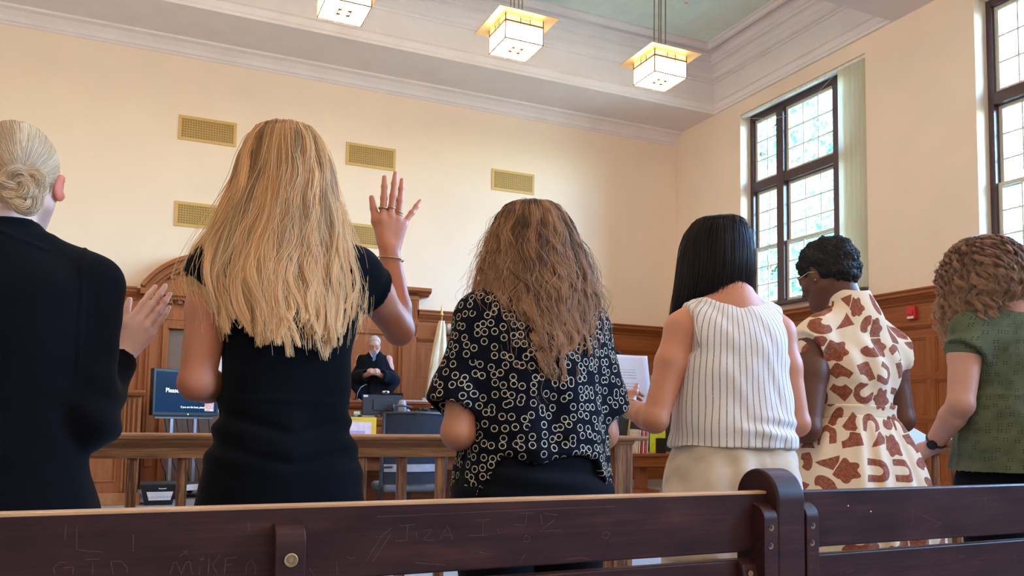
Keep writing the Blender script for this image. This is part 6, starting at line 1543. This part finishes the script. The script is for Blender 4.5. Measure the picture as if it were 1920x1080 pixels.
    o2 = leaf('page', 0, 1); leaf('page', 1.5, .98); leaf('page', 3, 1.0)
    t3 = MB(); a, b, c = (A3(*Q[k]) for k in (0, 1, 4)); u = norm(b-a); v = norm((c-a)-u*((c-a)@u)); n = np.cross(u, v)
    for i in range(7):
        p = a+u*.15+v*(.03+.011*i)+n*.0005; L_ = .10-.03*(i % 3 == 2); t3.add([tuple(p), tuple(p+u*L_), tuple(p+u*L_+v*.003), tuple(p+v*.003)], [(0, 1, 2, 3)])
    t3.build('printed_lines', m_ink, o2)['kind'] = 'stuff'
w_green()

# ================= judge
def judge():
    s = 1.07; root = person(2.90, 11.10, math.pi-.28, 'person with grey hair, beard and glasses in a black robe, standing behind the high bench'); root.location.z = .35
    arms = {'R': ((.19, .0, 1.455), (.25, .02, 1.17), (.045, .26, 1.245)), 'L': ((-.19, .0, 1.455), (-.25, .02, 1.17), (-.045, .26, 1.245))}
    hd = {'R': dict(d=(-.75, .25, .35), n=(.15, .9, .3), side=1, sc=1.05, curl=(1.1, 1.1, 1.1, 1.1), thumb=(.3, .5), spread=(0, 0, 0, 0)), 'L': dict(d=(.75, .25, .35), n=(-.15, .9, .3), side=-1, sc=1.05, curl=(1.1, 1.1, 1.1, 1.1), thumb=(.3, .5), spread=(0, 0, 0, 0))}
    S_ = SDF((-.35, -.25, 0), (.35, .42, 1.85), .007, [(2, 1.18, 1.34, .0045), (2, 1.55, 1.80, .005)])
    r = body(S_, s, arms, (0, .075, 1.655), 0, .42, hands=hd, bulk=1.1, arm_r=1.15, neck_r=.058, hs=1.03); P, R = r['P'], r['R']
    sdf_obj('body', S_, skin('judge skin', (.60, .36, .29)), root)
    D = SDF((-.42, -.30, .12), (.42, .36, 1.60), .009)
    tab = [(.12, .30, .24), (.6, .27, .21), (.95, .235, .185), (1.15, .225, .165), (1.3, .225, .155), (1.42, .20, .125), (1.50, .13, .095), (1.555, .08, .075)]
    D.loft([(z, a, b, 0, 0) for z, a, b in tab], .03, fold=lambda th, Z: folds(.035, 9, 41, 0)(th, Z)*np.clip((1.45-Z)/.3, 0, 1))
    for q in (-1, 1):
        D.cone((q*.16, 0, 1.44), (q*.25, .02, 1.20), .058, .085, .05); sleeve(D, (q*.27, .02, 1.17), (q*.10, .235, 1.225), .095, .085, .04, .055)
        D.cone((q*.27, .04, 1.12), (q*.17, .17, .95), .07, .05, .05)
    yoke(D, s, arms, .010, .4, 1.0)
    D.cone((0, .10, 1.62), (0, .14, 1.40), .060, .012, .01, 's')
    sdf_obj('robe', D, cloth('black robe', (.012, .016, .026), .7).m, root, lambda V: .009*wob(V, 81, 22, aniso=(1, 1, .35)))
    sh = SDF((-.12, -.1, 1.35), (.12, .2, 1.62), .005); sh.cone((0, .03, 1.40), (0, .03, 1.565), .085, .072, .01)
    sdf_obj('shirt', sh, cloth('pale blue shirt', (.42, .52, .78)).m, root)
    MB().prism([(-.012, 1.545), (.012, 1.545), (.020, 1.50), (.026, 1.36), (0, 1.33), (-.026, 1.36), (-.020, 1.50)], .112, .122, 1).build('tie', plain('blue tie', (.10, .22, .55), .5), root, .002)
    H = SDF((-.13, -.10, 1.50), (.13, .22, 1.82), .005); H.ell(P(0, -.016, .034), (.081, .099, .089), .01, 'u', R)
    n1 = R@norm(A3(0, 1, -.55)); p1 = P(0, .035, .050); H.cut(lambda X, Y, Z: (X-p1[0])*n1[0]+(Y-p1[1])*n1[1]+(Z-p1[2])*n1[2], .01)
    sdf_obj('hair', H, plain('grey hair', (.42, .40, .38), .7, var=.3, vs=90), root, lambda V: .003*wob(V, 91, 150))
    Bd = SDF((-.10, -.02, 1.46), (.10, .24, 1.68), .0045); Bd.ell(P(0, .052, -.088), (.043, .040, .032), .01, 'u', R)
    for q in (-1, 1): Bd.cone(P(q*.062, .012, -.045), P(q*.030, .072, -.088), .012, .016, .02)
    Bd.cone(P(-.02, .098, -.040), P(.02, .098, -.040), .006, .006, .01)
    sdf_obj('beard', Bd, plain('white grey beard', (.60, .56, .54), .8, var=.2, vs=120), root, lambda V: .002*wob(V, 92, 200))
    g = MB()
    for q in (-1, 1):
        g.tube([Vector(P(q*.034+.026*math.cos(a), .116, .008+.017*math.sin(a))) for a in np.linspace(0, 6.283, 20)], .0024, 6, False)
        g.tube([Vector(P(q*.060, .114, .014)), Vector(P(q*.080, .09, .014)), Vector(P(q*.086, -.01, .008))], .0022, 6)
    g.tube([Vector(P(-.009, .116, .012)), Vector(P(.009, .116, .012))], .0022, 6); g.build('glasses', plain('dark frame', (.05, .02, .02), .4), root, smooth=True)
judge()
